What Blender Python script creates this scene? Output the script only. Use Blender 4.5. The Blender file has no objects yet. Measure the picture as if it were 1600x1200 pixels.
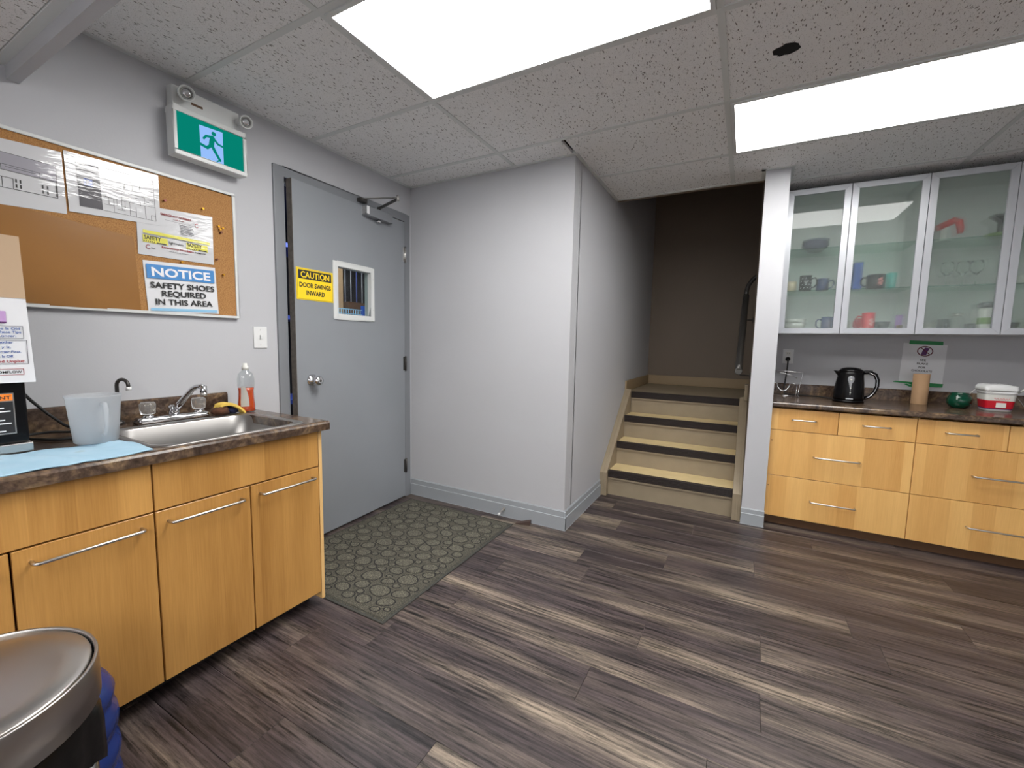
import bpy, bmesh, math, random
from mathutils import Vector, Matrix
random.seed(7)
S = bpy.context.scene
C = S.collection
PI = math.pi

# ------------------------------------------------------------------ camera
cam_d = bpy.data.cameras.new('camera'); cam = bpy.data.objects.new('camera', cam_d); C.objects.link(cam)
F = 664.72; YAW, PITCH, ROLL = -0.4968, -0.0969, 0.0195
fw = Vector((math.sin(YAW)*math.cos(PITCH), math.cos(YAW)*math.cos(PITCH), math.sin(PITCH)))
rt = Vector((math.cos(YAW), -math.sin(YAW), 0)); up = rt.cross(fw)
r2 = rt*math.cos(ROLL) + up*math.sin(ROLL); u2 = up*math.cos(ROLL) - rt*math.sin(ROLL)
cam.matrix_world = Matrix(((r2.x, u2.x, -fw.x, 2.2401), (r2.y, u2.y, -fw.y, -1.0591), (r2.z, u2.z, -fw.z, 1.2008), (0, 0, 0, 1)))
cam_d.sensor_width = 36; cam_d.sensor_fit = 'HORIZONTAL'; cam_d.lens = F/1600*36; cam_d.clip_start = .02
S.camera = cam
# ------------------------------------------------------------------ world, exposure
w = bpy.data.worlds.new('world'); S.world = w; w.use_nodes = True
w.node_tree.nodes['Background'].inputs[0].default_value = (.5, .55, .6, 1)
w.node_tree.nodes['Background'].inputs[1].default_value = .05
S.view_settings.view_transform = 'Standard'; S.view_settings.look = 'None'
S.view_settings.exposure = 1.0; S.view_settings.gamma = 1; S.view_settings.use_curve_mapping = False
PANEL = 11.5            # emission of the LED ceiling panels
H = 2.317              # ceiling height

# ------------------------------------------------------------------ materials
def srgb(r, g, b):
    f = lambda c: (c/255/12.92) if c/255 <= .04045 else ((c/255+.055)/1.055)**2.4
    return (f(r), f(g), f(b), 1)
def new_mat(name):
    m = bpy.data.materials.new(name); m.use_nodes = True
    nt = m.node_tree; b = nt.nodes['Principled BSDF']
    return m, nt, b
def N(nt, t, **kw):
    n = nt.nodes.new(t)
    for k, v in kw.items():
        if k in n.inputs: n.inputs[k].default_value = v
        else: setattr(n, k, v)
    return n
def ramp(nt, stops, interp='LINEAR'):
    n = nt.nodes.new('ShaderNodeValToRGB'); n.color_ramp.interpolation = interp
    e = n.color_ramp.elements
    while len(e) < len(stops): e.new(.5)
    for i, (p, c) in enumerate(stops):
        e[i].position = p; e[i].color = c if len(c) == 4 else (*c, 1)
    return n
def simple(name, col, rough=.5, metal=0., bump=0., bscale=200., var=0., vscale=5., **kw):
    m, nt, b = new_mat(name)
    b.inputs['Base Color'].default_value = col; b.inputs['Roughness'].default_value = rough
    b.inputs['Metallic'].default_value = metal
    for k, v in kw.items(): b.inputs[k].default_value = v
    tc = N(nt, 'ShaderNodeTexCoord')
    if var:
        n = N(nt, 'ShaderNodeTexNoise', Scale=vscale, Detail=6.); nt.links.new(tc.outputs['Object'], n.inputs['Vector'])
        r = ramp(nt, [(.3, tuple(c*(1-var) for c in col[:3])), (.7, tuple(min(1, c*(1+var)) for c in col[:3]))])
        nt.links.new(n.outputs[0], r.inputs[0]); nt.links.new(r.outputs[0], b.inputs['Base Color'])
    if bump:
        n = N(nt, 'ShaderNodeTexNoise', Scale=bscale, Detail=4.); nt.links.new(tc.outputs['Object'], n.inputs['Vector'])
        bp = N(nt, 'ShaderNodeBump', Strength=bump, Distance=.001); nt.links.new(n.outputs[0], bp.inputs['Height'])
        nt.links.new(bp.outputs[0], b.inputs['Normal'])
    return m
M = {}
M['wall'] = simple('wall_paint', srgb(188, 189, 193), .62, bump=.25, bscale=130, var=.02, vscale=2)
M['wall_brown'] = simple('brown_wall_paint', srgb(120, 106, 92), .6, bump=.25, bscale=130, var=.03, vscale=2)
M['base'] = simple('baseboard_paint', srgb(158, 163, 168), .4, var=.02)
M['doorpaint'] = simple('door_paint', srgb(138, 142, 147), .42, bump=.15, bscale=60, var=.03, vscale=3)
M['framepaint'] = simple('frame_paint', srgb(128, 131, 136), .4, var=.03)
M['dooredge'] = simple('door_edge', srgb(96, 90, 84), .7, var=.25, vscale=40)
M['white'] = simple('white_plastic', srgb(225, 226, 226), .4)
M['white_metal'] = simple('white_metal', srgb(214, 216, 215), .35)
M['paper'] = simple('paper', srgb(218, 219, 222), .55)
M['black'] = simple('black_plastic', (.002, .002, .0025, 1), .24, **{'Specular IOR Level': .28})
M['blackmat'] = simple('black_matte', (.008, .008, .008, 1), .6)
M['ink'] = simple('black_ink', (.012, .012, .014, 1), .6)
M['grayink'] = simple('grey_ink', srgb(96, 96, 104), .6)
M['redink'] = simple('red_ink', srgb(150, 30, 40), .6)
M['blueink'] = simple('blue_ink', srgb(40, 78, 150), .5)
M['navyink'] = simple('navy_ink', srgb(28, 24, 38), .35)
M['purpleink'] = simple('purple_ink', srgb(88, 40, 96), .6)
M['lilac'] = simple('lilac_ink', srgb(186, 150, 200), .6)
M['maroon'] = simple('maroon_ink', srgb(96, 24, 40), .6)
M['notice'] = simple('notice_blue', srgb(62, 132, 196), .45)
M['notice_pale'] = simple('notice_pale_blue', srgb(140, 190, 222), .45)
M['yellow'] = simple('caution_yellow', srgb(250, 214, 26), .4)
M['yellowprint'] = simple('yellow_print', srgb(224, 220, 60), .5)
M['orange'] = simple('orange_print', srgb(240, 130, 40), .5)
M['whiteprint'] = simple('white_print', srgb(235, 235, 238), .5)
M['chrome'] = simple('chrome', (.72, .72, .74, 1), .12, 1.)
M['steel'] = simple('satin_steel', (.62, .61, .59, 1), .28, 1.)
M['grid'] = simple('ceiling_grid_metal', srgb(214, 217, 216), .5)
M['gap'] = simple('dark_gap', (.004, .004, .004, 1), .9)
M['alu'] = simple('brushed_aluminium', srgb(190, 193, 198), .38, .55)
M['rubber'] = simple('dark_rubber', srgb(42, 34, 32), .5, bump=.2)
M['beige'] = simple('beige_stair_paint', srgb(148, 134, 112), .5, var=.06, vscale=9)
M['tread'] = simple('tread_vinyl', srgb(214, 192, 144), .5, var=.05, vscale=14)
M['landing'] = simple('landing_vinyl', srgb(150, 136, 112), .42, var=.06, vscale=9)
M['darkmetal'] = simple('dark_rail_metal', srgb(78, 76, 74), .35, .6)
M['brown_core'] = simple('brown_card', srgb(158, 126, 94), .8, var=.05, vscale=20)
M['green'] = simple('green_glaze', srgb(6, 62, 44), .12)
M['tape'] = simple('green_tape', srgb(30, 130, 70), .5)
M['redpl'] = simple('red_plastic', srgb(200, 26, 44), .4)
M['reddull'] = simple('red_silicone', srgb(205, 50, 48), .6)
M['cream'] = simple('cream_ceramic', srgb(232, 214, 186), .3)
M['whitecer'] = simple('white_ceramic', srgb(222, 222, 216), .25)
M['blackcer'] = simple('black_ceramic', srgb(26, 28, 36), .2)
M['bluecer'] = simple('blue_ceramic', srgb(40, 60, 110), .22)
M['navycer'] = simple('navy_ceramic', srgb(34, 58, 104), .2)
M['bluebox'] = simple('blue_card', srgb(36, 84, 176), .5)
M['teal'] = simple('teal_plastic', srgb(96, 184, 176), .4)
M['purple'] = simple('purple_plastic', srgb(176, 130, 200), .4)
M['pinkprint'] = simple('pink_print', srgb(226, 150, 150), .5)
M['greycer'] = simple('grey_ceramic', srgb(96, 102, 104), .3)
M['plate'] = simple('slate_purple_ceramic', srgb(96, 98, 122), .25)
M['olive'] = simple('green_leaf_print', srgb(120, 150, 80), .5)
M['sponge'] = simple('yellow_sponge', srgb(225, 190, 90), .9, bump=.6, bscale=300)
M['cloth'] = simple('brown_scourer', srgb(84, 52, 34), .95, bump=1., bscale=260, var=.4, vscale=60)
M['navycloth'] = simple('navy_cloth', srgb(20, 26, 60), .9)
M['bin_black'] = simple('black_bag', (.003, .003, .003, 1), .3, bump=.8, bscale=28, **{'Specular IOR Level': .3})
M['darkroom'] = simple('dark_room_paint', srgb(50, 52, 60), .8)
M['rackblue'] = simple('blue_rack_paint', srgb(50, 70, 150), .5)
M['amber'] = simple('brass', srgb(190, 140, 40), .3, .8)
M['plugred'] = simple('pin_red', srgb(150, 36, 30), .4)
M['pinbrown'] = simple('pin_brown', srgb(110, 50, 30), .4)
M['wedge'] = simple('brown_wedge', srgb(74, 58, 52), .6)
M['wood_dark'] = simple('dark_brown_plinth', srgb(92, 62, 36), .55, var=.08)
M['gaptoe'] = simple('dark_toe_kick', srgb(30, 26, 24), .8)

def glassy(name, col, rough, ior=1.45, trans=1.0):
    m, nt, b = new_mat(name)
    b.inputs['Base Color'].default_value = col; b.inputs['Roughness'].default_value = rough
    b.inputs['IOR'].default_value = ior; b.inputs['Transmission Weight'].default_value = trans
    return m
M['acrylic'] = glassy('clear_acrylic', (.95, .96, .94, 1), .06, 1.45, .9)
M['clearglass'] = glassy('clear_glass', (.97, .99, .98, 1), .02, 1.3)
def thin_clear(name, tint, gloss_r, mix_gloss, extra=None, rior=1.02):
    """thin sheet: light passes straight through, with a gloss layer"""
    m = bpy.data.materials.new(name); m.use_nodes = True; nt = m.node_tree; nt.nodes.clear()
    out = N(nt, 'ShaderNodeOutputMaterial'); tr = N(nt, 'ShaderNodeBsdfTransparent', Color=tint)
    gl = N(nt, 'ShaderNodeBsdfGlossy', Roughness=gloss_r)
    gl.inputs['Color'].default_value = (1, 1, 1, 1)
    fr = N(nt, 'ShaderNodeFresnel', IOR=1.5)
    mx = N(nt, 'ShaderNodeMixShader'); base = tr.outputs[0]
    if extra:
        rf = N(nt, 'ShaderNodeBsdfRefraction', Roughness=extra[1], IOR=rior); rf.inputs['Color'].default_value = extra[2]
        m2 = N(nt, 'ShaderNodeMixShader'); m2.inputs[0].default_value = extra[0]
        nt.links.new(tr.outputs[0], m2.inputs[1]); nt.links.new(rf.outputs[0], m2.inputs[2]); base = m2.outputs[0]
        if len(extra) > 3:
            df = N(nt, 'ShaderNodeBsdfDiffuse'); df.inputs['Color'].default_value = extra[4]
            m3 = N(nt, 'ShaderNodeMixShader'); m3.inputs[0].default_value = extra[3]
            nt.links.new(base, m3.inputs[1]); nt.links.new(df.outputs[0], m3.inputs[2]); base = m3.outputs[0]
    mul = N(nt, 'ShaderNodeMath', operation='MULTIPLY'); mul.inputs[1].default_value = mix_gloss
    geo = N(nt, 'ShaderNodeNewGeometry'); ff = N(nt, 'ShaderNodeMath', operation='SUBTRACT'); ff.inputs[0].default_value = 1.; nt.links.new(geo.outputs['Backfacing'], ff.inputs[1])
    m0 = N(nt, 'ShaderNodeMath', operation='MULTIPLY'); nt.links.new(fr.outputs[0], m0.inputs[0]); nt.links.new(ff.outputs[0], m0.inputs[1])
    nt.links.new(m0.outputs[0], mul.inputs[0]); nt.links.new(mul.outputs[0], mx.inputs[0])
    nt.links.new(base, mx.inputs[1]); nt.links.new(gl.outputs[0], mx.inputs[2]); nt.links.new(mx.outputs[0], out.inputs[0])
    return m
M['pane'] = thin_clear('door_pane_glass', (.8, .85, .85, 1), .03, 1.)
M['frost'] = thin_clear('frosted_glass', (.88, .93, .91, 1), .012, .62, (.82, .17, (.95, .98, .965, 1), .09, (.60, .65, .63, 1)), 1.45)
M['shelfglass'] = thin_clear('glass_shelf', (.74, .85, .80, 1), .05, 1.)
M['bottleclear'] = thin_clear('clear_bottle_plastic', (.86, .88, .88, 1), .06, 1.6)
M['soap'] = thin_clear('orange_soap', (.95, .2, .03, 1), .06, 1.2, (.2, .2, (.9, .2, .03, 1), .55, (.80, .11, .015, 1)))
M['bluejug'] = simple('blue_jug_plastic', srgb(30, 50, 112), .2, **{'Subsurface Weight': .1})
M['orangecer'] = simple('orange_plastic', srgb(240, 90, 30), .3)
M['sleeve'] = simple('brown_laminated_sheet', srgb(150, 106, 58), .22, bump=.3, bscale=12, var=.05)
M['tansheet'] = simple('tan_paper', srgb(186, 160, 132), .35)  # cabinet reflection put into the colour of the upper notice

def mat_milky():
    m, nt, b = new_mat('milky_plastic')
    b.inputs['Base Color'].default_value = srgb(214, 216, 218); b.inputs['Roughness'].default_value = .35
    out = nt.nodes['Material Output']; tr = N(nt, 'ShaderNodeBsdfTransparent', Color=(.93, .95, .97, 1)); mx = N(nt, 'ShaderNodeMixShader')
    tl = N(nt, 'ShaderNodeBsdfTranslucent', Color=(.8, .83, .86, 1)); m1 = N(nt, 'ShaderNodeMixShader')
    m1.inputs[0].default_value = .5; mx.inputs[0].default_value = .62
    nt.links.new(b.outputs[0], m1.inputs[1]); nt.links.new(tl.outputs[0], m1.inputs[2])
    nt.links.new(tr.outputs[0], mx.inputs[1]); nt.links.new(m1.outputs[0], mx.inputs[2]); nt.links.new(mx.outputs[0], out.inputs[0])
    return m
M['milky'] = mat_milky()

def mat_laminate(name, col, strength=.055, rough=.4):
    """glossy wavy laminate over print"""
    m, nt, b = new_mat(name)
    b.inputs['Base Color'].default_value = col; b.inputs['Roughness'].default_value = rough
    b.inputs['Coat Weight'].default_value = 1.; b.inputs['Coat Roughness'].default_value = .03
    tc = N(nt, 'ShaderNodeNewGeometry'); mp = N(nt, 'ShaderNodeMapping'); mp.inputs['Scale'].default_value = (1, 6, 38)
    nt.links.new(tc.outputs['Position'], mp.inputs[0])
    n = N(nt, 'ShaderNodeTexNoise', Scale=1.6, Detail=3.); nt.links.new(mp.outputs[0], n.inputs['Vector'])
    bp = N(nt, 'ShaderNodeBump', Strength=strength, Distance=.02); nt.links.new(n.outputs[0], bp.inputs['Height'])
    nt.links.new(bp.outputs[0], b.inputs['Coat Normal'])
    return m
M['laminate'] = mat_laminate('laminated_paper', srgb(198, 199, 202))
M['lam_ink'] = mat_laminate('laminated_black_ink', srgb(30, 30, 34)); M['lam_navy'] = mat_laminate('laminated_navy_field', srgb(30, 24, 40))
M['lam_grey'] = mat_laminate('laminated_grey_print', srgb(150, 148, 158)); M['lam_blue'] = mat_laminate('laminated_blue_print', srgb(40, 74, 160))
M['lam_yellow'] = mat_laminate('laminated_yellow_print', srgb(214, 208, 60)); M['lam_red'] = mat_laminate('laminated_red_ink', srgb(140, 30, 44)); M['lam_small'] = mat_laminate('laminated_grey_ink', srgb(96, 96, 104))

def mat_ceiling_tile():
    m, nt, b = new_mat('mineral_ceiling_tile'); b.inputs['Roughness'].default_value = .9
    tc = N(nt, 'ShaderNodeTexCoord'); oi = N(nt, 'ShaderNodeObjectInfo')
    ad = N(nt, 'ShaderNodeVectorMath', operation='ADD'); sc = N(nt, 'ShaderNodeVectorMath', operation='SCALE'); sc.inputs[0].default_value = (13, 7, 3)
    nt.links.new(oi.outputs['Random'], sc.inputs['Scale']); nt.links.new(tc.outputs['Object'], ad.inputs[0]); nt.links.new(sc.outputs[0], ad.inputs[1])
    # fissures: voronoi cells warped and stretched
    wn = N(nt, 'ShaderNodeTexNoise', Scale=22., Detail=2.); nt.links.new(ad.outputs[0], wn.inputs['Vector'])
    wm = N(nt, 'ShaderNodeVectorMath', operation='MULTIPLY_ADD'); wm.inputs[1].default_value = (.03, .03, .03)
    nt.links.new(wn.outputs['Color'], wm.inputs[0]); nt.links.new(ad.outputs[0], wm.inputs[2])
    mp = N(nt, 'ShaderNodeMapping'); mp.inputs['Scale'].default_value = (130, 42, 1); mp.inputs['Rotation'].default_value = (0, 0, .15)
    nt.links.new(wm.outputs[0], mp.inputs[0])
    v = N(nt, 'ShaderNodeTexVoronoi', Scale=1.); v.inputs['Randomness'].default_value = 1.
    nt.links.new(mp.outputs[0], v.inputs['Vector'])
    r1 = ramp(nt, [(.2, (0, 0, 0)), (.3, (1, 1, 1))]); nt.links.new(v.outputs['Distance'], r1.inputs[0])
    # only some cells become fissures
    sep = N(nt, 'ShaderNodeSeparateColor'); nt.links.new(v.outputs['Color'], sep.inputs[0])
    gt = N(nt, 'ShaderNodeMath', operation='GREATER_THAN'); gt.inputs[1].default_value = .5; nt.links.new(sep.outputs[0], gt.inputs[0])
    mxm = N(nt, 'ShaderNodeMath', operation='MAXIMUM'); nt.links.new(r1.outputs[0], mxm.inputs[0]); nt.links.new(gt.outputs[0], mxm.inputs[1])
    # pin holes
    v2 = N(nt, 'ShaderNodeTexVoronoi', Scale=170.); nt.links.new(ad.outputs[0], v2.inputs['Vector'])
    r2_ = ramp(nt, [(.14, (.25, .25, .25)), (.22, (1, 1, 1))]); nt.links.new(v2.outputs['Distance'], r2_.inputs[0])
    mu = N(nt, 'ShaderNodeMath', operation='MULTIPLY'); nt.links.new(mxm.outputs[0], mu.inputs[0]); nt.links.new(r2_.outputs[0], mu.inputs[1])
    fine = N(nt, 'ShaderNodeTexNoise', Scale=420., Detail=3.); nt.links.new(ad.outputs[0], fine.inputs['Vector'])
    rf = ramp(nt, [(.3, srgb(230, 230, 230)[:3]), (.7, srgb(246, 246, 246)[:3])]); nt.links.new(fine.outputs[0], rf.inputs[0])
    mc = N(nt, 'ShaderNodeMix', data_type='RGBA'); mc.inputs[6].default_value = srgb(126, 122, 118); nt.links.new(mu.outputs[0], mc.inputs[0]); nt.links.new(rf.outputs[0], mc.inputs[7])
    nt.links.new(mc.outputs[2], b.inputs['Base Color'])
    bp = N(nt, 'ShaderNodeBump', Strength=.6, Distance=.003); nt.links.new(mu.outputs[0], bp.inputs['Height']); nt.links.new(bp.outputs[0], b.inputs['Normal'])
    return m
M['tile'] = mat_ceiling_tile()

def mat_plank():
    m, nt, b = new_mat('vinyl_plank'); b.inputs['Roughness'].default_value = .42
    tc = N(nt, 'ShaderNodeTexCoord'); oi = N(nt, 'ShaderNodeObjectInfo')
    sc = N(nt, 'ShaderNodeVectorMath', operation='SCALE'); sc.inputs[0].default_value = (37, 23, 11)
    nt.links.new(oi.outputs['Random'], sc.inputs['Scale'])
    ad = N(nt, 'ShaderNodeVectorMath', operation='ADD'); nt.links.new(tc.outputs['Object'], ad.inputs[0]); nt.links.new(sc.outputs[0], ad.inputs[1])
    def stretched(sx, sy, detail, rot=0., dist=0.):
        mp = N(nt, 'ShaderNodeMapping'); mp.inputs['Scale'].default_value = (sx, sy, 1); mp.inputs['Rotation'].default_value = (0, 0, rot)
        nt.links.new(ad.outputs[0], mp.inputs[0])
        n = N(nt, 'ShaderNodeTexNoise', Scale=1., Detail=detail); n.inputs['Distortion'].default_value = dist
        nt.links.new(mp.outputs[0], n.inputs['Vector']); return n
    big = stretched(.75, 7.5, 2., .05)
    r = ramp(nt, [(.30, srgb(52, 44, 46)[:3]), (.46, srgb(66, 57, 57)[:3]), (.57, srgb(84, 74, 69)[:3]), (.70, srgb(122, 110, 97)[:3])])
    nt.links.new(big.outputs[0], r.inputs[0])
    # figure (cathedral grain)
    fig = stretched(1.6, 13., 1., 0., .6)
    wv = N(nt, 'ShaderNodeMath', operation='MULTIPLY'); wv.inputs[1].default_value = 26.; nt.links.new(fig.outputs[0], wv.inputs[0])
    sn = N(nt, 'ShaderNodeMath', operation='SINE'); nt.links.new(wv.outputs[0], sn.inputs[0])
    gr = stretched(4., 95., 6., 0., .5); gr2 = stretched(38., 420., 3.)
    def scale_add(sock, k, prev=None):
        mm = N(nt, 'ShaderNodeMath', operation='MULTIPLY_ADD'); mm.inputs[1].default_value = k
        nt.links.new(sock, mm.inputs[0])
        if prev is None: mm.inputs[2].default_value = 1.
        else: nt.links.new(prev, mm.inputs[2])
        return mm.outputs[0]
    g0 = N(nt, 'ShaderNodeMath', operation='SUBTRACT'); g0.inputs[1].default_value = .5; nt.links.new(gr.outputs[0], g0.inputs[0])
    g1 = N(nt, 'ShaderNodeMath', operation='SUBTRACT'); g1.inputs[1].default_value = .5; nt.links.new(gr2.outputs[0], g1.inputs[0])
    o0 = N(nt, 'ShaderNodeMath', operation='SUBTRACT'); o0.inputs[1].default_value = .5; nt.links.new(oi.outputs['Random'], o0.inputs[0])
    s = scale_add(sn.outputs[0], .07); s = scale_add(g0.outputs[0], 4.2, s); s = scale_add(g1.outputs[0], 1.6, s)
    po = stretched(7., 60., 3., .02, .8)
    po2 = stretched(16., 190., 2.); pr2 = ramp(nt, [(.62, (0, 0, 0, 1)), (.74, (1, 1, 1, 1))]); nt.links.new(po2.outputs[0], pr2.inputs[0])
    inv = ramp(nt, [(.34, (1, 1, 1, 1)), (.44, (0, 0, 0, 1))]); nt.links.new(po.outputs[0], inv.inputs[0])
    s = scale_add(inv.outputs[0], -.38, s); s = scale_add(pr2.outputs[0], -.3, s); s = scale_add(o0.outputs[0], .12, s)
    vm = N(nt, 'ShaderNodeVectorMath', operation='SCALE'); nt.links.new(r.outputs[0], vm.inputs[0]); nt.links.new(s, vm.inputs['Scale'])
    nt.links.new(vm.outputs[0], b.inputs['Base Color'])
    bp = N(nt, 'ShaderNodeBump', Strength=.25, Distance=.001); nt.links.new(gr.outputs[0], bp.inputs['Height']); nt.links.new(bp.outputs[0], b.inputs['Normal'])
    return m
M['plank'] = mat_plank()

def mat_veneer(name, axis, lo, hi):
    """honey birch veneer, vertical grain; axis = horizontal axis across the grain (0 x, 1 y)"""
    m, nt, b = new_mat(name); b.inputs['Roughness'].default_value = .33
    tc = N(nt, 'ShaderNodeTexCoord'); oi = N(nt, 'ShaderNodeObjectInfo')
    sc = N(nt, 'ShaderNodeVectorMath', operation='SCALE'); sc.inputs[0].default_value = (17, 29, 11)
    nt.links.new(oi.outputs['Random'], sc.inputs['Scale'])
    ad = N(nt, 'ShaderNodeVectorMath', operation='ADD'); nt.links.new(tc.outputs['Object'], ad.inputs[0]); nt.links.new(sc.outputs[0], ad.inputs[1])
    # veneer leaves: stepped bands across
    sp = N(nt, 'ShaderNodeSeparateXYZ'); nt.links.new(ad.outputs[0], sp.inputs[0])
    fl = N(nt, 'ShaderNodeMath', operation='SNAP'); fl.inputs[1].default_value = .093; nt.links.new(sp.outputs[axis], fl.inputs[0])
    wn = N(nt, 'ShaderNodeTexWhiteNoise', noise_dimensions='1D'); nt.links.new(fl.outputs[0], wn.inputs['W'])
    mp = N(nt, 'ShaderNodeMapping'); s3 = [9., 9., .9]; s3[axis] = 11.; s3[1-axis] = .01; mp.inputs['Scale'].default_value = s3
    nt.links.new(ad.outputs[0], mp.inputs[0]); n1 = N(nt, 'ShaderNodeTexNoise', Scale=1., Detail=4.); nt.links.new(mp.outputs[0], n1.inputs['Vector'])
    mp2 = N(nt, 'ShaderNodeMapping'); s4 = [1, 1, 7.]; s4[axis] = 230.; s4[1-axis] = .01; mp2.inputs['Scale'].default_value = s4
    nt.links.new(ad.outputs[0], mp2.inputs[0]); n2 = N(nt, 'ShaderNodeTexNoise', Scale=1., Detail=4.); nt.links.new(mp2.outputs[0], n2.inputs['Vector'])
    a = N(nt, 'ShaderNodeMath', operation='MULTIPLY_ADD'); a.inputs[1].default_value = .34; nt.links.new(wn.outputs[0], a.inputs[0])
    a2 = N(nt, 'ShaderNodeMath', operation='MULTIPLY_ADD'); a2.inputs[1].default_value = .55; a2.inputs[2].default_value = -.08; nt.links.new(n1.outputs[0], a2.inputs[0])
    nt.links.new(a2.outputs[0], a.inputs[2])
    a3 = N(nt, 'ShaderNodeMath', operation='MULTIPLY_ADD'); a3.inputs[1].default_value = .38; nt.links.new(n2.outputs[0], a3.inputs[0]); nt.links.new(a.outputs[0], a3.inputs[2])
    r = ramp(nt, [(.2, lo), (.8, hi)]); nt.links.new(a3.outputs[0], r.inputs[0]); nt.links.new(r.outputs[0], b.inputs['Base Color'])
    return m
M['venL'] = mat_veneer('birch_veneer_sink_run', 1, srgb(150, 103, 47)[:3], srgb(204, 154, 86)[:3])
M['venR'] = mat_veneer('birch_veneer_far_run', 0, srgb(208, 150, 78)[:3], srgb(240, 192, 118)[:3])
M['venedge'] = simple('veneer_edge', srgb(226, 184, 122), .4)

def mat_counter():
    m, nt, b = new_mat('brown_stone_laminate'); b.inputs['Roughness'].default_value = .2
    tc = N(nt, 'ShaderNodeTexCoord')
    n = N(nt, 'ShaderNodeTexNoise', Scale=9., Detail=9., Roughness=.68); n.inputs['Distortion'].default_value = 1.4
    nt.links.new(tc.outputs['Object'], n.inputs['Vector'])
    r = ramp(nt, [(.3, srgb(46, 36, 31)[:3]), (.5, srgb(84, 68, 57)[:3]), (.6, srgb(112, 92, 72)[:3]), (.72, srgb(146, 122, 92)[:3])])
    nt.links.new(n.outputs[0], r.inputs[0])
    n2 = N(nt, 'ShaderNodeTexNoise', Scale=70., Detail=5.); nt.links.new(tc.outputs['Object'], n2.inputs['Vector'])
    r2_ = ramp(nt, [(.35, (.62, .62, .62)), (.65, (1.2, 1.2, 1.2))]); nt.links.new(n2.outputs[0], r2_.inputs[0])
    mu = N(nt, 'ShaderNodeMix', data_type='RGBA', blend_type='MULTIPLY'); mu.inputs[0].default_value = 1.
    nt.links.new(r.outputs[0], mu.inputs[6]); nt.links.new(r2_.outputs[0], mu.inputs[7]); nt.links.new(mu.outputs[2], b.inputs['Base Color'])
    return m
M['counter'] = mat_counter()

def mat_cork():
    m, nt, b = new_mat('cork'); b.inputs['Roughness'].default_value = .75
    tc = N(nt, 'ShaderNodeTexCoord'); n = N(nt, 'ShaderNodeTexNoise', Scale=260., Detail=5.); nt.links.new(tc.outputs['Object'], n.inputs['Vector'])
    r = ramp(nt, [(.35, srgb(146, 100, 52)[:3]), (.6, srgb(178, 130, 74)[:3])]); nt.links.new(n.outputs[0], r.inputs[0]); nt.links.new(r.outputs[0], b.inputs['Base Color'])
    bp = N(nt, 'ShaderNodeBump', Strength=.3, Distance=.001); nt.links.new(n.outputs[0], bp.inputs['Height']); nt.links.new(bp.outputs[0], b.inputs['Normal'])
    return m
M['cork'] = mat_cork()
def mat_carpet(nm='olive_mat_pile', k=1.):
    m, nt, b = new_mat(nm); b.inputs['Roughness'].default_value = .95
    tc = N(nt, 'ShaderNodeTexCoord'); n = N(nt, 'ShaderNodeTexNoise', Scale=330., Detail=3.); nt.links.new(tc.outputs['Object'], n.inputs['Vector'])
    r = ramp(nt, [(.35, srgb(44*k, 43*k, 39*k)[:3]), (.52, srgb(74*k, 72*k, 63*k)[:3]), (.68, srgb(124*k, 120*k, 104*k)[:3])]); nt.links.new(n.outputs[0], r.inputs[0])
    nt.links.new(r.outputs[0], b.inputs['Base Color'])
    bp = N(nt, 'ShaderNodeBump', Strength=.9, Distance=.003); nt.links.new(n.outputs[0], bp.inputs['Height']); nt.links.new(bp.outputs[0], b.inputs['Normal'])
    return m
M['carpet'] = mat_carpet(); M['carpet_light'] = mat_carpet('olive_mat_tufts', 1.16)
M['matline'] = simple('mat_groove', srgb(34, 33, 33), .95, bump=.8, bscale=300, var=.25, vscale=200)
M['matedge'] = simple('mat_border', srgb(62, 62, 58), .8, bump=.5, bscale=200)
def mat_towel():
    m, nt, b = new_mat('blue_towel'); b.inputs['Roughness'].default_value = .95
    tc = N(nt, 'ShaderNodeTexCoord'); n = N(nt, 'ShaderNodeTexNoise', Scale=6., Detail=5., Distortion=1.); nt.links.new(tc.outputs['Object'], n.inputs['Vector'])
    r = ramp(nt, [(.42, srgb(152, 186, 206)[:3]), (.58, srgb(164, 194, 212)[:3]), (.68, srgb(146, 158, 158)[:3])]); nt.links.new(n.outputs[0], r.inputs[0]); nt.links.new(r.outputs[0], b.inputs['Base Color'])
    return m
M['towel'] = mat_towel()
def mat_brushed(name, col, rough, aniso):
    m, nt, b = new_mat(name); b.inputs['Base Color'].default_value = col; b.inputs['Metallic'].default_value = 1.
    b.inputs['Roughness'].default_value = rough; b.inputs['Anisotropic'].default_value = aniso
    tc = N(nt, 'ShaderNodeTexCoord'); mp = N(nt, 'ShaderNodeMapping'); mp.inputs['Scale'].default_value = (4, 260, 4); nt.links.new(tc.outputs['Object'], mp.inputs[0])
    n = N(nt, 'ShaderNodeTexNoise', Scale=1., Detail=3.); nt.links.new(mp.outputs[0], n.inputs['Vector'])
    r = ramp(nt, [(.3, (rough*.8,)*3), (.7, (min(1, rough*1.25),)*3)]); nt.links.new(n.outputs[0], r.inputs[0]); nt.links.new(r.outputs[0], b.inputs['Roughness'])
    return m
M['brushed'] = simple('brushed_steel', (.50, .48, .46, 1), .3, 1., Anisotropic=.4); M['sinksteel'] = simple('sink_steel', (.34, .33, .32, 1), .36, 1., Anisotropic=.3)
def emit(name, col, s):
    m = bpy.data.materials.new(name); m.use_nodes = True; nt = m.node_tree; nt.nodes.clear()
    o = N(nt, 'ShaderNodeOutputMaterial'); e = N(nt, 'ShaderNodeEmission', Color=col, Strength=s); nt.links.new(e.outputs[0], o.inputs[0]); return m
M['led'] = emit('led_diffuser', (1, .985, .96, 1), PANEL)
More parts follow.
